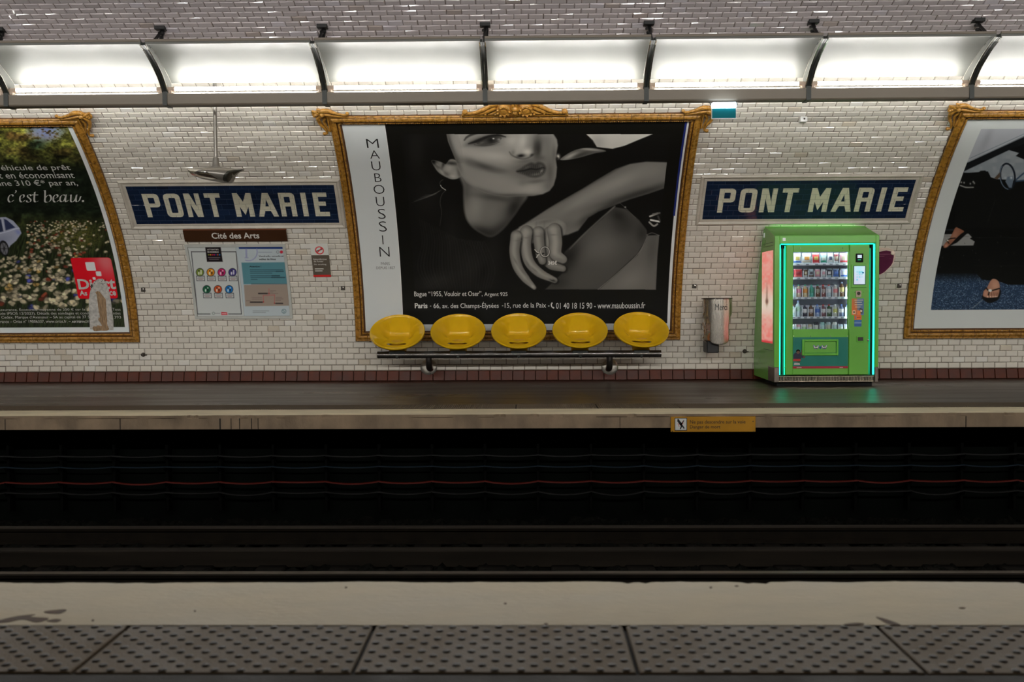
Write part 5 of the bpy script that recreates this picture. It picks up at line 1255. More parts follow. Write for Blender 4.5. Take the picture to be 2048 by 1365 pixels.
nib([(742, 1030), (716, 1022), (690, 1044), (684, 1084), (702, 1104), (728, 1088), (744, 1050), (752, 1020), (744, 1080), (752, 1104), (778, 1084)], 19)
nib([(782, 1030), (806, 1024), (806, 1060), (806, 1096), (830, 1104), (858, 1070), (872, 1022), (864, 1080), (874, 1104), (902, 1086), (918, 1040)], 19)
nib([(932, 1094), (956, 1094)], 22, 90)
mb.onwall(); mb.build('lettering', M_pw, pm, smooth=0)
# torn place at the foot of the poster
mb = MB()
def wpoly(pts, n, mi=0):
    q = [wp(*p_) for p_ in pts]; mb.slab(q, lambda u, v, k: tuple(W(u, v, k)), n-.002, n, mi)
wpoly(ZB((945, 1150), (935, 960), (932, 850), (945, 760), (962, 690), (985, 650), (1030, 620), (1075, 618), (1110, 645), (1135, 700), (1152, 780), (1165, 850), (1180, 960), (1192, 1060), (1192, 1160)), .0118)
mb.build('torn_paper', mat('torn_white_paper', (.58, .56, .52), .8, var=.25, scale=30), pm, smooth=0)
mb = MB(); wpoly([tuple(q) for q in smooth_poly(ZB((978, 1160), (982, 1050), (985, 900), (998, 770), (1015, 705), (1050, 682), (1090, 695), (1120, 750), (1136, 820), (1146, 900), (1150, 980), (1142, 1060), (1146, 1120), (1136, 1160), (1060, 1164)), 4)], .0128)
mb.build('glue_stain', mat('brown_glue_residue', A(118, 96, 72, 2), .8, var=.45, scale=14, stretch=(6, 1, 1)), pm, smooth=0)
mb = MB(); r9 = np.random.default_rng(2)
for k in range(70):
    u = r9.random(); x = 968-u*18+r9.normal(0, 7)*(1.2-u); y = 680+u*190
    wpoly(ZB((x-5, y-4), (x+5, y-6), (x+6, y+5), (x-3, y+6)), .0134)
for k in range(30): x, y = r9.uniform(985, 1110), r9.uniform(625, 690); wpoly(ZB((x-4, y-3), (x+5, y-5), (x+5, y+4)), .0134)
mb.build('torn_flakes', mat('dark_flakes', (.05, .05, .045), .8), pm, smooth=0)

# ---- poster of sandalled feet, right
def ZC(*p): return [(1800+x/5.46, 200+y/5.46) for x, y in p]
def ZD(*p): return [(1800+x/5.25, 430+y/5.25) for x, y in p]
def poster_feet(a):
    X, Y = a.X, a.Y; a.c[:] = (178, 182, 180)
    xl = wp(1862.3, 618)[0]; vt = wp(2000, 258)[1]; vb = wp(2000, 619.5)[1]; m = ((a.x > xl) & (a.v < vt) & (a.v > vb)).astype(float)
    a.lay(m, (12, 13, 12)); n2 = vnoise(X/9, Y/7, 3)
    P = lambda p, c, **k: a.poly(p, c, clip=m, **k)
    k = P(ZC((600, 300), (1800, 300), (1800, 900), (1270, 880), (1000, 860), (960, 780), (700, 800)), (128, 134, 138)); a.lay(k*m, (112, 120, 126), .5); 
    b_ = np.clip(n2*1.6-.5, 0, 1)*k; a.lay(b_, (146, 150, 152), .5)
    P(ZC((600, 300), (1400, 300), (1400, 380), (700, 690), (600, 720)), (150, 153, 158)); a.blob(*ZC((950, 420))[0], 8, 30, (124, 126, 132), .6, 25, m)
    P(ZC((640, 730), (1354, 395), (1800, 190), (1800, 300), (1354, 470), (690, 785)), (18, 20, 22)); a.line(ZC((740, 680), (1354, 400)), 1.2, (128, 134, 142), clip=m, smooth=False); a.line(ZC((760, 640), (1354, 372), ), .8, (88, 100, 112), clip=m, smooth=False)
    P(ZC((1180, 545), (1354, 470), (1800, 440), (1800, 720), (1354, 650), (1265, 612), (1300, 580)), (14, 15, 16))
    P(ZC((600, 800), (700, 795), (850, 800), (880, 775), (930, 772), (965, 800), (970, 840), (1040, 860), (1090, 900), (1800, 880), (1800, 1400), (600, 1400)), (15, 16, 15), smooth=False)
    for x, y in ((668, 900), (700, 905), (768, 915), (800, 895), (812, 910)): a.blob(*ZC((x, y))[0], 1.6, 2, (150, 150, 146), .9, 0, m)
    a.line(ZC((660, 935), (720, 955), (800, 955)), 2.6, (120, 120, 116), clip=m); a.line(ZC((1270, 890), (1354, 880), (1500, 870)), 3, (44, 60, 76), clip=m); a.line(ZC((1270, 870), (1354, 800), (1500, 700)), 3, (50, 66, 82), clip=m)
    q = np.linspace(0, 2*PI, 30); c0 = ZC((1175, 835))[0]
    el = lambda rx, ry, an: [(c0[0]+rx*math.cos(t)*math.cos(an)-ry*math.sin(t)*math.sin(an), c0[1]+rx*math.cos(t)*math.sin(an)+ry*math.sin(t)*math.cos(an)) for t in q]
    a.line(el(14.5, 25.5, -.12), 3.6, (22, 28, 36), clip=m, smooth=False); a.line(el(15.3, 26, -.12)[8:20], 1.2, (112, 128, 142), clip=m, smooth=False)
    P(ZC((1150, 890), (1175, 840), (1230, 830), (1240, 870), (1220, 960), (1190, 960)), (88, 100, 112)); a.blob(*ZC((1150, 850))[0], 2.2, 2.2, (150, 156, 160), .9, 0, m); a.blob(*ZC((1215, 850))[0], 2.4, 2.8, (170, 176, 180), .9, 0, m); P(ZC((1030, 855), (1090, 790), (1095, 840), (1060, 870)), (74, 62, 50))
    # pavement
    sp = np.clip((Y-546)/14, 0, 1)*m; a.lay(sp, (36, 54, 76)); r = np.random.default_rng(8); s = vnoise(X/1.5, Y/1.1, 11)
    a.lay(np.clip((s-.62)*3.2, 0, 1)*sp, (104, 122, 142)); a.lay(np.clip((.36-s)*3, 0, 1)*sp, (18, 30, 46)); a.lay(np.clip(1-(Y-546)/22, 0, 1)*sp, (16, 20, 24), .75)
    a.line(ZD((760, 980), (865, 895)), 2, (112, 120, 126), clip=m, alpha=.7)
    P(ZD((760, 560), (1320, 560), (1320, 735), (1140, 735), (1040, 700), (940, 690), (860, 680)), (13, 14, 12), smooth=False)
    # sill behind the raised foot
    P(ZD((440, 205), (720, 198), (755, 235), (735, 250), (785, 280), (770, 322), (430, 326)), (122, 122, 120)); a.line(ZD((440, 222), (720, 228)), 1, (96, 96, 94), clip=m, smooth=False); a.line(ZD((440, 160), (560, 158)), 3, (30, 34, 38), clip=m, smooth=False)
    S1, S2 = (112, 72, 54), (148, 106, 86)
    P(ZD((640, 190), (690, 170), (700, 200), (600, 290), (480, 348), (470, 336), (560, 270)), (14, 13, 12)); 
    k = P(ZD((592, 130), (615, 140), (672, 172), (640, 200), (590, 245), (540, 300), (490, 342), (462, 346), (458, 326), (480, 290), (520, 250), (552, 190), (575, 145)), S1, smooth=True); a.blob(*ZD((575, 215))[0], 7, 14, S2, .7, 30, k); a.blob(*ZD((485, 325))[0], 4, 4, (168, 120, 100), .8, 0, k)
    a.line(ZD((486, 268), (530, 250), (580, 244)), 2, (16, 14, 12), clip=m); a.line(ZD((490, 270), (515, 300)), 1.6, (16, 14, 12), clip=m); a.blob(*ZD((497, 268))[0], 2, 1.6, (226, 226, 216), 1, 0, m)
    P(ZD((905, 770), (870, 830), (865, 880), (930, 925), (1000, 910), (1045, 870), (1050, 780)), (14, 14, 14), smooth=True)
    k = P(ZD((985, 672), (1025, 690), (1046, 735), (1044, 800), (1030, 855), (1000, 866), (935, 872), (900, 866), (872, 850), (880, 800), (910, 770), (935, 720), (958, 685)), S2, smooth=True)
    a.blob(*ZD((1000, 740))[0], 9, 14, (176, 134, 112), .8, 0, k); a.blob(*ZD((900, 830))[0], 4, 7, (172, 128, 106), .8, 0, k)
    for x in (935, 965, 990, 1012, 1030): a.line(ZD((x-4, 818), (x, 866)), .8, (84, 52, 40), clip=k, smooth=False); a.blob(*ZD((x-14, 860))[0], 1.6, 1.4, (206, 180, 160), .9, 0, k)
    a.line(ZD((905, 768), (935, 798), (985, 790), (1046, 772)), 2.4, (16, 14, 13), clip=m); a.line(ZD((940, 800), (928, 840)), 2.2, (16, 14, 13), clip=m); a.blob(*ZD((946, 795))[0], 3.6, 2.8, (216, 214, 196), 1, 0, m, 1)
    r = np.random.default_rng(3)
    for k in range(16): p = ZD((r.uniform(420, 1290), r.uniform(180, 560)))[0]; a.blob(p[0], p[1], .9, 1.4, (60, 62, 58), .7, 0, m)
    for y in (240, 536): a.line(ZD((780, y), (1300, y+2)), .7, (40, 42, 38), .6, clip=m, smooth=False)
    a.line(ZC((1040, 1090), (960, 1330)), .7, (50, 52, 48), .6, clip=m, smooth=False)
M3X0, M3X1 = F3X+FD-.004, F3X+FW-FD+.004
tag(print_wall('poster', M3X0, M3X1, PV0, PV1, .009, .0062, (178, 182, 180), poster_feet, M_post, gain=1.7), 'white bordered poster of sandalled feet stepping from a car onto blue pavement', 'poster')
# ================================================================== VENDING MACHINE
YF = 12.25
def fx(px, py=600): return at(px, py, YF)[0]
def fz(py, px=1650): return at(px, py, YF)[2]
def zf(x, y): return (1490+x/4.0133, 440+y/4.0133)      # survey of the front
def FXZ(x, y, Y=YF): q = at(*zf(x, y), Y); return q[0], q[2]
M_grn = mat('bright_green_panel', (.155, .52, .06), .3, var=.05, scale=3, coat=.3)
M_grnd = mat('green_door_panel', (.155, .48, .055), .38, var=.05, scale=3)
M_neon = mat_emit('cyan_green_light_tube', (.02, 1.0, .62), 6.5)
M_steelb = mat('brown_steel_corner', (.23, .19, .16), .4, metal=.6, var=.2)
M_glass = mat_glass('vending_glass', (.96, .98, 1), refl=.09, rough=.01)
XA, XB = FXZ(237, 700)[0], FXZ(1070, 700)[0]; ZT = FXZ(650, 127)[1]; ZB_ = FXZ(650, 1304)[1]; ZM = FXZ(650, 1183)[1]
vm = thing('vending_machine', 'bright green lit vending machine standing under the right station sign', 'vending machine', ((XA+XB)/2, 12.6, 0))
def wally(z): return float(np.interp(z, PR[:120, 1], PR[:120, 0]))-.02
ZTB = at(1620, 455, 12.88)[2]
side = [(YF, ZB_), (YF, ZT)]+[(12.88, ZTB)]+[(wally(z)-.0, z) for z in np.linspace(ZTB-.02, .06, 12)]
side[2] = (12.76, ZTB); side.insert(3, (12.78, ZTB-.05))
for nm, x0, x1 in (('side_panel', XA, XA+.02), ('side_panel', XB-.02, XB)):
    mb = MB(); mb.prism(side, x0, x1); mb.build(nm, M_grn, vm, smooth=0)
mb = MB(); mb.prism([(YF, ZT-.02), (YF, ZT), (side[2][0], ZTB), (side[2][0], ZTB-.02)], XA+.02, XB-.02); mb.build('sloped_top', M_grn, vm, smooth=0)
mb = MB(); mb.tube([(XA, YF+.003, ZT), (XB, YF+.003, ZT)], .006, 8); mb.tube([(XA, side[2][0], ZTB), (XB, side[2][0], ZTB)], .006, 8); mb.build('top_edge', mat('light_green_edge', (.25, .6, .15), .3), vm)
mb = MB(); mb.box(XA+.02, XB-.02, 12.76, 12.78, .08, ZTB); mb.build('back_panel', M_grnd, vm, smooth=0)
# outer front frame
xi0, xi1 = FXZ(276, 700)[0], FXZ(1045, 700)[0]; zi1 = FXZ(650, 187)[1]
mb = MB(); mb.bbox(XA-.004, xi0, YF-.006, YF+.06, ZM, ZT, .004); mb.bbox(xi1, XB+.004, YF-.006, YF+.06, ZM, ZT, .004); mb.bbox(xi0, xi1, YF-.006, YF+.06, zi1, ZT, .004); mb.build('front_frame', M_grn, vm, smooth=0)
for x0, x1 in ((XA-.004, xi0), (xi1, XB+.004)): mb = MB(); mb.bbox(x0, x1, YF-.010, YF+.30, ZB_, ZM, .006); mb.build('corner_guard', M_steelb, vm, smooth=0)
# neon channel
mb = MB(); xn0, xn1 = FXZ(300, 700)[0], FXZ(1022, 700)[0]; zb0 = FXZ(650, 1245)[1]
mb = MB(); mb.tube([(xi0+.010, YF+.03, zb0+.0), (xi0+.010, YF+.03, zi1-.015)], .008, 8); mb.build('light_tube', M_neon, vm)
mb = MB(); mb.tube([(xi1-.010, YF+.03, zb0+.0), (xi1-.010, YF+.03, zi1-.015)], .008, 8); mb.build('light_tube', M_neon, vm)
mb = MB(); mb.tube([(xi0+.02, YF+.02, zi1-.010), (xi1-.02, YF+.02, zi1-.010)], .007, 8); mb.build('light_tube', mat_emit('cyan_green_light_tube_top', (.02, 1.0, .62), 2.6), vm)
mb = MB(); 
for q in ((xi0, FXZ(360, 700)[0], zb0-.01, zi1+.02), (FXZ(980, 700)[0], xi1, zb0-.01, zi1+.02), (xi0, xi1, FXZ(650, 225)[1], zi1+.02)): mb.box(q[0], q[1], YF+.11, YF+.13, q[2], q[3])
mb.box(xi0-.001, xi0+.003, YF, YF+.12, zb0, zi1); mb.box(xi1-.003, xi1+.001, YF, YF+.12, zb0, zi1); mb.box(xi0, xi1, YF, YF+.12, zi1-.001, zi1+.004)
mb.build('light_channel', mat('turquoise_channel', (.05, .5, .36), .5), vm, smooth=0)
for x0, x1 in ((xn0, xn0+.012), (xn1-.002, xn1+.010)): mb = MB(); mb.box(x0, x1, YF+.03, YF+.06, zb0, zi1-.03); mb.build('dark_seal', M_black, vm, smooth=0)
mb = MB(); mb.tube([(xn0+.035, YF+.03, zb0), (xn0+.035, YF+.03, zi1-.03)], .006, 8); mb.build('light_tube', mat_emit('cyan_green_light_tube_inner', (.02, 1.0, .55), 2.2), vm)
# door with the glazed window
YD = YF+.025
xd0, xd1 = FXZ(335, 700)[0], FXZ(1000, 700)[0]; zd0, zd1 = zb0, FXZ(650, 200)[1]
gx0, gx1 = FXZ(390, 560)[0], FXZ(835, 560)[0]; gz0, gz1 = FXZ(610, 878)[1], FXZ(610, 256)[1]
xp0 = FXZ(842, 600)[0]
mb = MB(); D0, D1 = YD, YD+.05
mb.bbox(xd0, gx0, D0, D1, zd0, zd1, .004); mb.bbox(gx1, xp0-.002, D0, D1, zd0, zd1, .004); mb.bbox(gx0, gx1, D0, D1, gz1, zd1, .004); mb.bbox(gx0, gx1, D0, D1, zd0, gz0, .004); mb.bbox(xp0+.002, xd1, D0-.003, D1, zd0, zd1, .004)
dr = mb.build('door', M_grnd, vm, smooth=0)
mb = MB()
for x, y in ((446, 226), (788, 226), (395, 935), (530, 935), (690, 935), (828, 935), (322, 1185)): q = FXZ(x, y); mb.ball((q[0], D0-.002, q[1]), .006, 5, sc=(1, .5, 1))
mb.build('screw', M_chrome, dr)
mb = MB(); mb.bbox(gx0, gx1, D0+.015, D0+.02, gz0, gz1, .001); mb.build('window_pane', M_glass, dr, smooth=0)
# teal lower panel with hatch
M_teal = mat('teal_graphic_panel', (.005, .20, .15), .35, var=.05)
p0 = FXZ(388, 1178); p1 = FXZ(833, 942)
mb = MB(); mb.box(p0[0], p1[0], D0-.004, D0+.001, p0[1], p1[1]); tp = mb.build('lower_panel', M_teal, dr, smooth=0)
q0 = FXZ(388, 1195); mb = MB(); mb.box(p0[0], p1[0], D0-.005, D0+.001, q0[1], p0[1]); mb.build('red_strip', mat('crimson_strip', (.42, .012, .04), .4), dr, smooth=0)
def fl2(x, y, Y=D0-.006): a, b = FXZ(x, y); return a, Y, b
def dslab(mb, pts, y0, y1, mi=0): mb.slab(pts, lambda x, y, k: fl2(x, y, k), y0, y1, mi)
mb = MB()
def ell(cx, cy, rx, ry, n=14): return [(cx+rx*math.cos(q), cy+ry*math.sin(q)) for q in np.linspace(0, 2*PI, n, endpoint=False)]
Y0, Y1 = D0-.0055, D0-.003
dslab(mb, [(392, 1085), (405, 1068), (450, 1064), (470, 1085), (482, 1100), (478, 1112), (455, 1108), (452, 1122), (392, 1122)], Y0, Y1, 1)
dslab(mb, [(448, 1078), (456, 1060), (452, 1046), (462, 1044), (468, 1064), (462, 1090)], Y0-.0004, Y1, 2); dslab(mb, [(470, 1096), (486, 1098), (484, 1112), (470, 1112)], Y0-.0004, Y1, 2)
dslab(mb, [(392, 1118), (452, 1118), (446, 1138), (388, 1136)], Y0-.0002, Y1, 3); dslab(mb, [(415, 1136), (440, 1134), (455, 1140), (432, 1150)], Y0-.0006, Y1, 5)
dslab(mb, [(400, 1148), (440, 1150), (446, 1166), (396, 1166)], Y0, Y1, 4)
dslab(mb, ell(430, 1062, 13, 16), Y0-.0004, Y1, 2); dslab(mb, [(412, 1062), (416, 1046), (430, 1040), (444, 1046), (447, 1060), (430, 1054)], Y0-.0008, Y1, 0)
mb.build('printed_figure', [M_black, mat('navy_print', (.012, .016, .045), .5), mat('brown_skin_print', (.16, .07, .04), .5), mat('red_print', (.5, .03, .02), .5), mat('pale_print', (.5, .5, .48), .5), mat('dark_green_print', (.02, .10, .04), .5)], tp, smooth=0)
mb = MB()
for x0, x1, y in ((418, 458, 1187), (762, 790, 1187)): a = fl2(x0, y+4); b = fl2(x1, y-4); mb.box(a[0], b[0], D0-.0056, D0-.0045, a[2], b[2])
mb.build('strip_mark', mat('pink_mark', (.6, .35, .35), .5), dr, smooth=0)
mb = MB()
o0, o1 = FXZ(460, 1090), FXZ(752, 960); i0, i1 = FXZ(478, 1072), FXZ(736, 976)
mb.bbox(o0[0], i0[0], D0-.022, D0, o0[1], o1[1], .003); mb.bbox(i1[0], o1[0], D0-.022, D0, o0[1], o1[1], .003); mb.bbox(i0[0], i1[0], D0-.022, D0, i1[1], o1[1], .003); mb.bbox(i0[0], i1[0], D0-.022, D0, o0[1], i0[1], .003)
ht = mb.build('hatch_frame', M_grn, dr, smooth=0)
mb = MB(); mb.bbox(i0[0]+.004, i1[0]-.004, D0-.010, D0-.002, i0[1]+.003, i1[1]-.004, .003); fp = mb.build('flap', M_grnd, ht, smooth=0)
mb = MB(); YH = D0-.0115
def hs(pts, w, mi, dy=0):
    for p, q in zip(pts[:-1], pts[1:]):
        p, q = np.array(p, float), np.array(q, float); d = (q-p)/np.linalg.norm(q-p); n = np.array([-d[1], d[0]])*w/2
        dslab(mb, [tuple(p-n-d*w*.35), tuple(q-n+d*w*.35), tuple(q+n+d*w*.35), tuple(p+n-d*w*.35)], YH-dy, YH+.002, mi)
for x in (556, 622):
    hs([(x, 1012), (x+9, 1034), (x+17, 1020), (x+25, 1034), (x+34, 1012)], 13, 1); hs([(x, 1012), (x+9, 1034), (x+17, 1020), (x+25, 1034), (x+34, 1012)], 7, 0, .0006)
dslab(mb, [(597, 1026), (606, 1012), (616, 1026), (606, 1042)], YH-.0004, YH+.002, 1)
mb.build('lettering', [M_letw, mat('blue_outline', (.02, .06, .30), .5)], fp, smooth=0)
# control column
def panel(name, x0, x1, y0, y1, m, d0, d1, parent=dr, r=.003): mb = MB(); a = FXZ(x0, y1); b = FXZ(x1, y0); mb.bbox(a[0], b[0], D0-d1, D0-d0, a[1], b[1], r); return mb.build(name, m, parent, smooth=0)
cr = panel('card_reader', 893, 951, 270, 340, M_black, .003, .022); panel('reader_screen', 904, 938, 282, 306, mat_emit('reader_screen_glow', (.72, .86, 1), 1.2), .022, .023, cr, .0005); panel('reader_light', 906, 932, 318, 324, mat_emit('green_indicator', (.05, .8, .4), .8), .022, .023, cr, .0005)
bz = panel('screen_bezel', 858, 980, 360, 545, M_grn, .003, .014)
sc_ = panel('touch_screen', 871, 971, 368, 522, mat('dark_blue_bezel', (.02, .04, .10), .3), .014, .018, bz)
def screen(a, b):
    nx, nz = 60, 90; x = np.linspace(0, 1, nx)[:, None]+np.zeros((1, nz)); z = np.linspace(0, 1, nz)[None]+np.zeros((nx, 1)); art = Art(x*100, (1-z)*150, (206, 228, 240), aa=1.2)
    art.blob(20, 120, 60, 60, (196, 196, 226), .8); art.blob(40, 20, 50, 40, (170, 220, 238), .8); r = np.random.default_rng(5)
    for i in range(10): art.poly([(20+i % 3*22, 40+i//3*22), (36+i % 3*22, 40+i//3*22), (36+i % 3*22, 54+i//3*22), (20+i % 3*22, 54+i//3*22)], (120+r.integers(0, 60), 196, 214))
    art.poly([(72, 50), (92, 50), (92, 60), (72, 60)], (40, 100, 140)); art.blob(52, 52, 12, 10, (96, 190, 214), .8)
    ink = lin(art.c); P_ = np.stack([a[0]+x*(b[0]-a[0]), np.full_like(x, D0-.0185), a[1]+z*(b[1]-a[1])], -1)
    return fastmesh('display', P_, gridquads(nx, nz), mat_attr('screen_display', rough=.2, emit=.85), ink=ink.reshape(-1, 3), parent=sc_)
screen(FXZ(877, 516), FXZ(965, 372))
cm = panel('coin_plate', 893, 938, 568, 622, mat('worn_brass_steel', (.42, .34, .26), .3, metal=.8, var=.3, scale=30), .003, .012)
mb = MB(); a = FXZ(916, 590); mb.lathe([(.001, -.012), (.018, -.010), (.022, 0)], (a[0], D0-.012, a[1]), 14, 'y'); mb.bbox(a[0]-.003, a[0]+.003, D0-.026, D0-.02, a[1]-.012, a[1]+.012, .001); mb.build('coin_slot', M_iron, cm)
M_stick = mat_attr('sticker_print', rough=.45)
def sticker(name, x0, x1, y0, y1, draw):
    a = FXZ(x0, y1); b = FXZ(x1, y0); nx, nz = 60, 80; x = np.linspace(0, 1, nx)[:, None]+np.zeros((1, nz)); z = np.linspace(0, 1, nz)[None]+np.zeros((nx, 1))
    art = Art(x0+x*(x1-x0), y1-z*(y1-y0), (80, 110, 150), aa=1.2); draw(art)
    P_ = np.stack([a[0]+x*(b[0]-a[0]), np.full_like(x, D0-.0042), a[1]+z*(b[1]-a[1])], -1); V = P_.reshape(-1, 3)
    return fastmesh(name, V, gridquads(nx, nz), M_stick, ink=np.clip(lin(art.c).reshape(-1, 3)*1.3, 0, 1), parent=dr)
def st1(a):
    a.poly([(860, 630), (905, 630), (900, 770), (858, 770)], (196, 108, 44)); a.blob(880, 720, 30, 60, (204, 104, 40), .9); a.blob(930, 660, 40, 30, (70, 98, 130), .8)
    for y, w in ((645, 50), (662, 40), (682, 44), (700, 30)): a.line([(900-w*.3, y), (900+w, y)], 6, (214, 200, 178), .8, smooth=False)
    a.poly([(868, 728), (890, 726), (892, 756), (868, 758)], (226, 196, 160)); a.poly([(872, 734), (886, 732), (887, 750), (873, 752)], (120, 84, 60)); a.poly([(925, 706), (950, 716), (948, 755), (926, 750)], (50, 44, 50)); a.poly([(930, 722), (946, 727), (944, 742), (930, 738)], (214, 204, 186)); a.poly([(905, 725), (930, 730), (935, 765), (905, 765)], (224, 116, 44))
sticker('payment_sticker', 860, 959, 632, 766, st1)
def st2(a):
    a.c[:] = (214, 96, 26); a.blob(915, 790, 20, 12, (224, 116, 50), .8); a.poly([(888, 772), (898, 772), (898, 796), (888, 796)], (90, 110, 140)); a.line([(905, 785), (930, 783)], 7, (170, 60, 16), .8, smooth=False)
sticker('orange_sticker', 880, 940, 766, 802, st2)
def st3(a):
    a.c[:] = (36, 84, 146); a.line([(885, 828), (938, 828)], 5, (150, 178, 204), smooth=False); a.line([(890, 815), (930, 813)], 5, (70, 120, 176), smooth=False)
sticker('blue_sticker', 881, 940, 803, 858, st3)
rb_ = panel('return_frame', 898, 962, 935, 982, M_grn, .003, .012); panel('return_cup', 908, 952, 942, 972, mat('dark_return_cup', (.035, .025, .02), .5), .0115, .0135, rb_, .0005)
mb = MB(); a = FXZ(991, 968); mb.lathe([(.001, -.014), (.012, -.013), (.014, 0)], (a[0], D0-.002, a[1]), 12, 'y'); mb.build('lock', M_chrome, dr)
mb = MB()
for x, y in ((885, 582), (956, 582), (868, 354), (968, 354), (868, 534), (968, 534)): q = FXZ(x, y); mb.ball((q[0], D0-.004, q[1]), .005, 5)
mb.build('bolt', M_chrome, dr)
# plinth grille
ga, gb = FXZ(268, 1302), FXZ(1032, 1252)
mb = MB(); mb.box(ga[0], gb[0], YF+.02, YF+.03, ga[1], gb[1], 1); mb.bbox(ga[0], gb[0], YF-.008, YF+.02, ga[1], ga[1]+.012, .002); mb.bbox(ga[0], gb[0], YF-.008, YF+.02, gb[1]-.010, gb[1], .002)
x = ga[0]
while x < gb[0]: mb.bbox(x, x+.009, YF-.006, YF+.02, ga[1], gb[1], .002); x += .0185
mb.build('grille', [mat('brushed_grille', (.60, .52, .40), .3, metal=.8, var=.1), M_black], vm, smooth=0)
mb = MB(); mb.box(XA+.05, XB-.05, YF+.06, 12.9, 0, ZB_+.02); mb.build('foot', M_black, vm, smooth=0)
# small white square on the case front, given a faint glow
q = FXZ(313, 157); mb = MB(); mb.bbox(q[0]-.018, q[0]+.018, YF-.009, YF-.004, q[1]-.018, q[1]+.018, .002); mb.build('white_square', mat('white_square', (.75, .78, .75), .4, emit=(.8, .9, .85), es=.25), vm, smooth=0)
# lit advert on the left flank
def sidept(px, py):
    r = ray(px, py); t = (XA-.004)/r[0]; return r*t+[0, 0, CAMH]
S0, S1_ = sidept(1524, 600), sidept(1546, 600); za, zb_ = sidept(1535, 686)[2], sidept(1535, 503)[2]
nx, nz = 30, 110; u = np.linspace(0, 1, nx)[:, None]+np.zeros((1, nz)); w = np.linspace(0, 1, nz)[None]+np.zeros((nx, 1)); art = Art(u*30, (1-w)*190, (236, 120, 110), aa=.8)
nn = vnoise(u*6, w*40, 4); art.lay(nn*.7, (240, 190, 178)); art.lay(np.exp(-((w-.42)/.16)**2), (236, 226, 208), .9); art.blob(14, 90, 2.4, 22, (130, 110, 96), .8); art.blob(14, 104, 4, 6, (96, 52, 40), .9); art.lay(np.clip((.03-w)*60, 0, 1), (214, 30, 50))
ys0, ys1 = max(S0[1], S1_[1]), min(S0[1], S1_[1])
P_ = np.stack([np.full_like(u, XA-.006), ys0+(ys1-ys0)*u, za+(zb_-za)*w], -1)
adv = fastmesh('lit_advert', P_, gridquads(nx, nz), mat_attr('lit_advert_print', rough=.3, emit=.85), ink=lin(art.c).reshape(-1, 3), parent=vm)
mb = MB(); mb.bbox(XA-.005, XA, ys1-.012, ys0+.012, za-.012, zb_+.012, .002); mb.build('advert_frame', M_grn, vm, smooth=0)
c = sidept(1528, 471); mb = MB(); mb.bbox(XA-.004, XA, c[1]-.03, c[1]+.03, c[2]-.03, c[2]+.03, .002); mb.build('white_square', mat('white_square', (.75, .78, .75), .4), vm, smooth=0)  # pale square put on the flank in place of a reflection
mb = MB()
for py in (487, 493, 700): c = sidept(1536, py); mb.box(XA-.002, XA, c[1]-.25, c[1]+.25, c[2]-.003, c[2]+.003)
mb.build('vent_slot', mat('dark_green_slot', (.02, .10, .01), .5), vm, smooth=0)
# hidden green tube along the back of the top washes the tiles above
mb = MB(); mb.tube([(XA+.1, 12.82, ZTB-.03), (XB-.1, 12.82, ZTB-.03)], .008, 8); mb.build('top_light_tube', mat_emit('green_wash_tube', (.30, 1.0, .28), 12), vm)
# interior
YI = YD+.42
mb = MB(); M_int = mat('white_cabinet_lining', (.5, .52, .58), .5)
mb.box(gx0-.03, gx1+.03, YI, YI+.01, gz0-.06, gz1+.04); mb.box(gx0-.03, gx0-.02, D1, YI, gz0-.06, gz1+.04); mb.box(gx1+.02, gx1+.03, D1, YI, gz0-.06, gz1+.04); mb.box(gx0-.03, gx1+.03, D1, YI, gz0-.06, gz0-.05); mb.box(gx0-.03, gx1+.03, D1, YI, gz1+.03, gz1+.04)
mb.build('cabinet_lining', M_int, vm, smooth=0)
mb = MB(); mb.tube([(gx0, D1+.03, gz1+.015), (gx1, D1+.03, gz1+.015)], .009, 8); mb.build('cabinet_light', mat_emit('cabinet_light_glow', (.80, .90, 1.0), 34), vm)
for s in (gx0-.012, gx1+.012):
    mb = MB(); mb.tube([(s, D1+.012, gz0), (s, D1+.012, gz1)], .006, 8); mb.build('cabinet_light', mat_emit('cabinet_side_glow', (.80, .90, 1.0), 20), vm)
SHY = (350, 462, 620, 778, 915); M_shelf = mat('pale_shelf_edge', (.62, .64, .68), .4); M_div = mat('clear_divider', (.70, .72, .76), .3)
r = np.random.default_rng(15); FY = D1+.035
ROWS_ = ((390, 458, 540, 606, 664, 716, 760, 835), (390, 470, 510, 560, 612, 655, 705, 765, 835), (372, 410, 462, 514, 564, 612, 654, 705, 757, 808, 850), (372, 404, 460, 508, 560, 612, 656, 704, 754, 806, 850), (372, 410, 456, 502, 550, 602, 650, 700, 750, 800, 850))
shelf_z = []
for i, y in enumerate(SHY):
    z_ = FXZ(610, y, FY)[1]; shelf_z.append(z_)
    mb = MB(); mb.bbox(gx0-.02, gx1+.02, FY, YI, z_-.012, z_-.002, .001); mb.bbox(gx0-.02, gx1+.02, FY-.008, FY, z_-.024, z_+.002, .002)
    sh = mb.build('shelf', M_shelf, vm, smooth=0)
    mb = MB()
    for x in ROWS_[i][1:-1]: a = FXZ(x, y, FY)[0]; mb.box(a-.003, a+.003, FY, YI-.02, z_, z_+(.085 if i < 2 else .12))
    mb.build('divider', M_div, sh, smooth=0)
    mb = MB()
    for a, b in zip(ROWS_[i][:-1], ROWS_[i][1:]):
        c = FXZ((a+b)/2, y, FY)[0]
        if gx0 < c < gx1: mb.box(c-.018, c+.018, FY-.0095, FY-.008, z_-.020, z_-.004)
    mb.build('price_tag', mat('grey_price_tag', (.20, .22, .26), .5), sh, smooth=0)
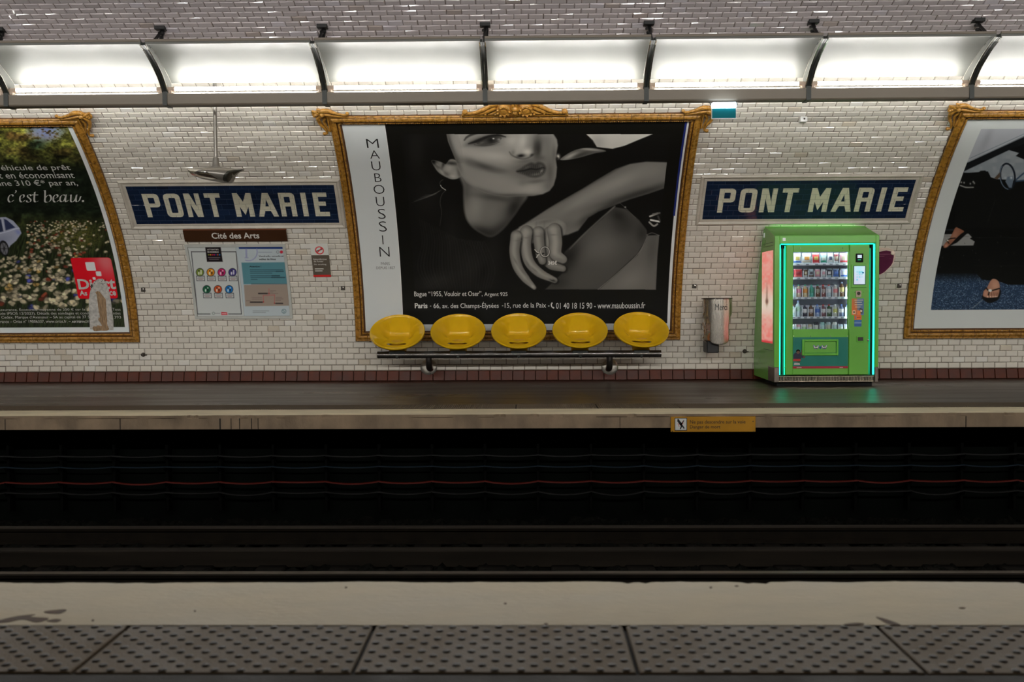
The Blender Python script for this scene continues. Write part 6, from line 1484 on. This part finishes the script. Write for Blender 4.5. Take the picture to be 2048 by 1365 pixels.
def P_bag(name, x, z_, w, h, cols, label, grp):
    """pillow packet with crimped ends and a printed front"""
    nu, nv = 11, 13; rows = []
    for i in range(nu):
        u = i/(nu-1)*2-1; row = []
        for j in range(nv):
            v = j/(nv-1); pz = math.sin(PI*v)**.5*(1-u*u)**.6
            row.append((x+u*w/2*(1-.06*math.sin(PI*v)), FY+.03-.028*pz+.002*math.sin(9*u+5*v), z_+v*h))
        rows.append(row)
    F_ = np.array(rows); B_ = F_.copy(); B_[..., 1] = 2*(FY+.032)-F_[..., 1]
    mb = MB(); mi = []
    mb.grid(F_); n0 = len(mb.f)
    for k in range(n0):
        i, j = divmod(k, nv-1); v = j/(nv-2); u = (i+.5)/(nu-1)*2-1
        mb.m[k] = 2 if v < .06 or v > .94 else 1 if (.30 < v < .66 and abs(u) < .62) else 0 if v > .25 else 3
    mb.grid(B_[::-1]); mb.m[n0:] = [0]*n0
    return tag(mb.build(name, [mat('packet_'+'_'.join(str(int(q*100)) for q in c), c, .3, var=.1, scale=40) for c in cols], smooth=60), label, 'snack', grp)
def P_bottle(name, x, z_, r0, h, liquid, labelc, capc, label, grp, cat='bottle', squat=False):
    pr = [(.001, .0), (r0*.92, .0), (r0, .006), (r0, h*.30), (r0*.94, h*.34), (r0, h*.38), (r0, h*.62), (r0*.92, h*.70), (r0*.45, h*.84), (r0*.38, h*.88), (r0*.38, h*.93), (.001, h*.93)]
    if squat: pr = [(.001, 0), (r0*.86, 0), (r0, .008), (r0, h*.90), (r0*.82, h*.96), (r0*.80, h), (r0*.7, h), (r0*.65, h*.97), (.001, h*.97)]
    cy = FY+.006+r0; mb = MB(); mb.lathe(pr, (x, cy, z_), 18)
    o = tag(mb.build(name, mat('drink_'+'_'.join(str(int(q*100)) for q in liquid), liquid, .14, var=.06, spec=.6), smooth=50), label, cat, grp)
    ORG[o.name] = np.array(o.location)
    mb = MB(); lo, hi = (h*.34, h*.64) if not squat else (h*.2, h*.75); mb.lathe([(r0*1.012, lo), (r0*1.012, hi)], (x, cy, z_), 18); mb.build('label_band', mat('band_'+'_'.join(str(int(q*100)) for q in labelc), labelc, .35, var=.2, scale=60), o, smooth=60)
    if not squat: mb = MB(); mb.lathe([(.001, h*1.0), (r0*.42, h*.995), (r0*.44, h*.90), (r0*.40, h*.90)], (x, cy, z_), 14); mb.build('cap', mat('cap_'+'_'.join(str(int(q*100)) for q in capc), capc, .4), o, smooth=50)
    return o
ordn = ['first', 'second', 'third', 'fourth', 'fifth', 'sixth', 'seventh', 'eighth', 'ninth', 'tenth']
WH = (.7, .7, .7); RD = (.55, .05, .06); YL = (.6, .42, .12); BL = (.06, .16, .5); OR = (.75, .30, .06); PK = (.7, .35, .4); BR = (.16, .09, .06); LG = (.45, .55, .60); DK = (.04, .04, .06); GN = (.05, .35, .22); CRM = (.62, .54, .40)
T1 = [('white and blue', (WH, YL, LG, BL)), ('white and orange', (WH, OR, LG, CRM)), ('red and yellow', (RD, YL, PK, RD)), ('pale teal', ((.35, .55, .55), WH, LG, GN)), ('white and navy', (WH, (.08, .09, .2), LG, WH)), ('dark red', ((.25, .04, .06), CRM, LG, WH)), ('red and cream', (PK, CRM, LG, RD))]
for k, ((nm, cols), a, b) in enumerate(zip(T1, ROWS_[0][:-1], ROWS_[0][1:])):
    x0, x1 = FXZ(a, 300, FY)[0], FXZ(b, 300, FY)[0]; P_bag('crisp_packet', (x0+x1)/2, shelf_z[0]+.002, (x1-x0)*.86, .125, cols, nm+' snack packet, '+ordn[k]+' from the left on the top vending shelf', 'packets on the top vending shelf')
T2 = [('red', (RD, (.3, .02, .04), PK, (.7, .1, .1))), ('dark brown', (BR, CRM, LG, WH)), ('grey', (LG, DK, LG, BR)), ('pink and cream', (PK, CRM, LG, PK)), ('white and pink', (WH, PK, LG, WH)), ('black and silver', (DK, WH, LG, LG)), ('blue', ((.08, .14, .3), BL, LG, BL)), ('lilac', ((.55, .56, .75), WH, LG, BL))]
for k, ((nm, cols), a, b) in enumerate(zip(T2, ROWS_[1][:-1], ROWS_[1][1:])):
    x0, x1 = FXZ(a, 420, FY)[0], FXZ(b, 420, FY)[0]; P_bag('snack_packet', (x0+x1)/2, shelf_z[1]+.002, (x1-x0)*.84, .105, cols, nm+' snack packet, '+ordn[k]+' from the left on the second vending shelf', 'packets on the second vending shelf')
T3 = [('clear', LG, WH, BL), ('pink', (.6, .45, .35), (.75, .25, .4), GN), ('orange', (.62, .5, .3), OR, GN), ('green', (.10, .42, .34), GN, (.1, .5, .4)), ('brown', BR, (.3, .33, .25), GN), ('red', (.22, .08, .08), (.4, .34, .32), RD), ('white', LG, WH, RD), ('pale', (.5, .45, .42), (.65, .2, .2), WH), ('gold', (.16, .08, .04), (.62, .5, .2), (.3, .4, .6)), ('cream', CRM, WH, OR)]
for k, ((nm, l, la, ca), a, b) in enumerate(zip(T3, ROWS_[2][:-1], ROWS_[2][1:])):
    x0, x1 = FXZ(a, 560, FY)[0], FXZ(b, 560, FY)[0]; P_bottle('drink_bottle', (x0+x1)/2, shelf_z[2], .030, .185 if nm == 'gold' else .155, l, la, ca, nm+' labelled bottle, '+ordn[k]+' from the left on the middle vending shelf', 'bottles on the middle vending shelf')
T4 = [('white', LG, WH, RD), ('tall pale blue', (.5, .62, .68), (.4, .6, .5), (.3, .4, .7)), ('black', DK, WH, DK), ('dark brown', BR, (.55, .5, .5), DK), ('blue', (.3, .4, .6), BL, BL), ('silver and red', (.2, .1, .12), WH, RD), ('dark green', (.05, .10, .05), (.5, .55, .5), RD), ('yellow', (.5, .52, .45), (.5, .5, .15), WH), ('navy', (.12, .16, .28), WH, BL), ('clear', LG, (.5, .6, .7), BL)]
for k, ((nm, l, la, ca), a, b) in enumerate(zip(T4, ROWS_[3][:-1], ROWS_[3][1:])):
    x0, x1 = FXZ(a, 720, FY)[0], FXZ(b, 720, FY)[0]; P_bottle('water_bottle' if k in (1, 9) else 'drink_bottle', (x0+x1)/2, shelf_z[3], .031, .20 if k == 1 else .152, l, la, ca, nm+' labelled bottle, '+ordn[k]+' from the left on the fourth vending shelf', 'bottles on the fourth vending shelf')
T5 = [('white', WH, LG), ('pink', PK, WH), ('white and green', WH, (.4, .55, .4)), ('cream', CRM, WH), ('tall black and white', DK, WH), ('teal', (.35, .62, .62), (.5, .7, .72)), ('grey', LG, (.5, .5, .42)), ('tall white', WH, LG), ('pale blue', (.5, .6, .75), WH), ('silver', LG, WH)]
for k, ((nm, l, la), a, b) in enumerate(zip(T5, ROWS_[4][:-1], ROWS_[4][1:])):
    x0, x1 = FXZ(a, 860, FY)[0], FXZ(b, 860, FY)[0]; P_bottle('drink_can', (x0+x1)/2, shelf_z[4], .029, .145 if nm.startswith('tall') or k in (5, 6) else .115, l, la, WH, nm+' drink can, '+ordn[k]+' from the left on the bottom vending shelf', 'cans on the bottom vending shelf', 'can', True)
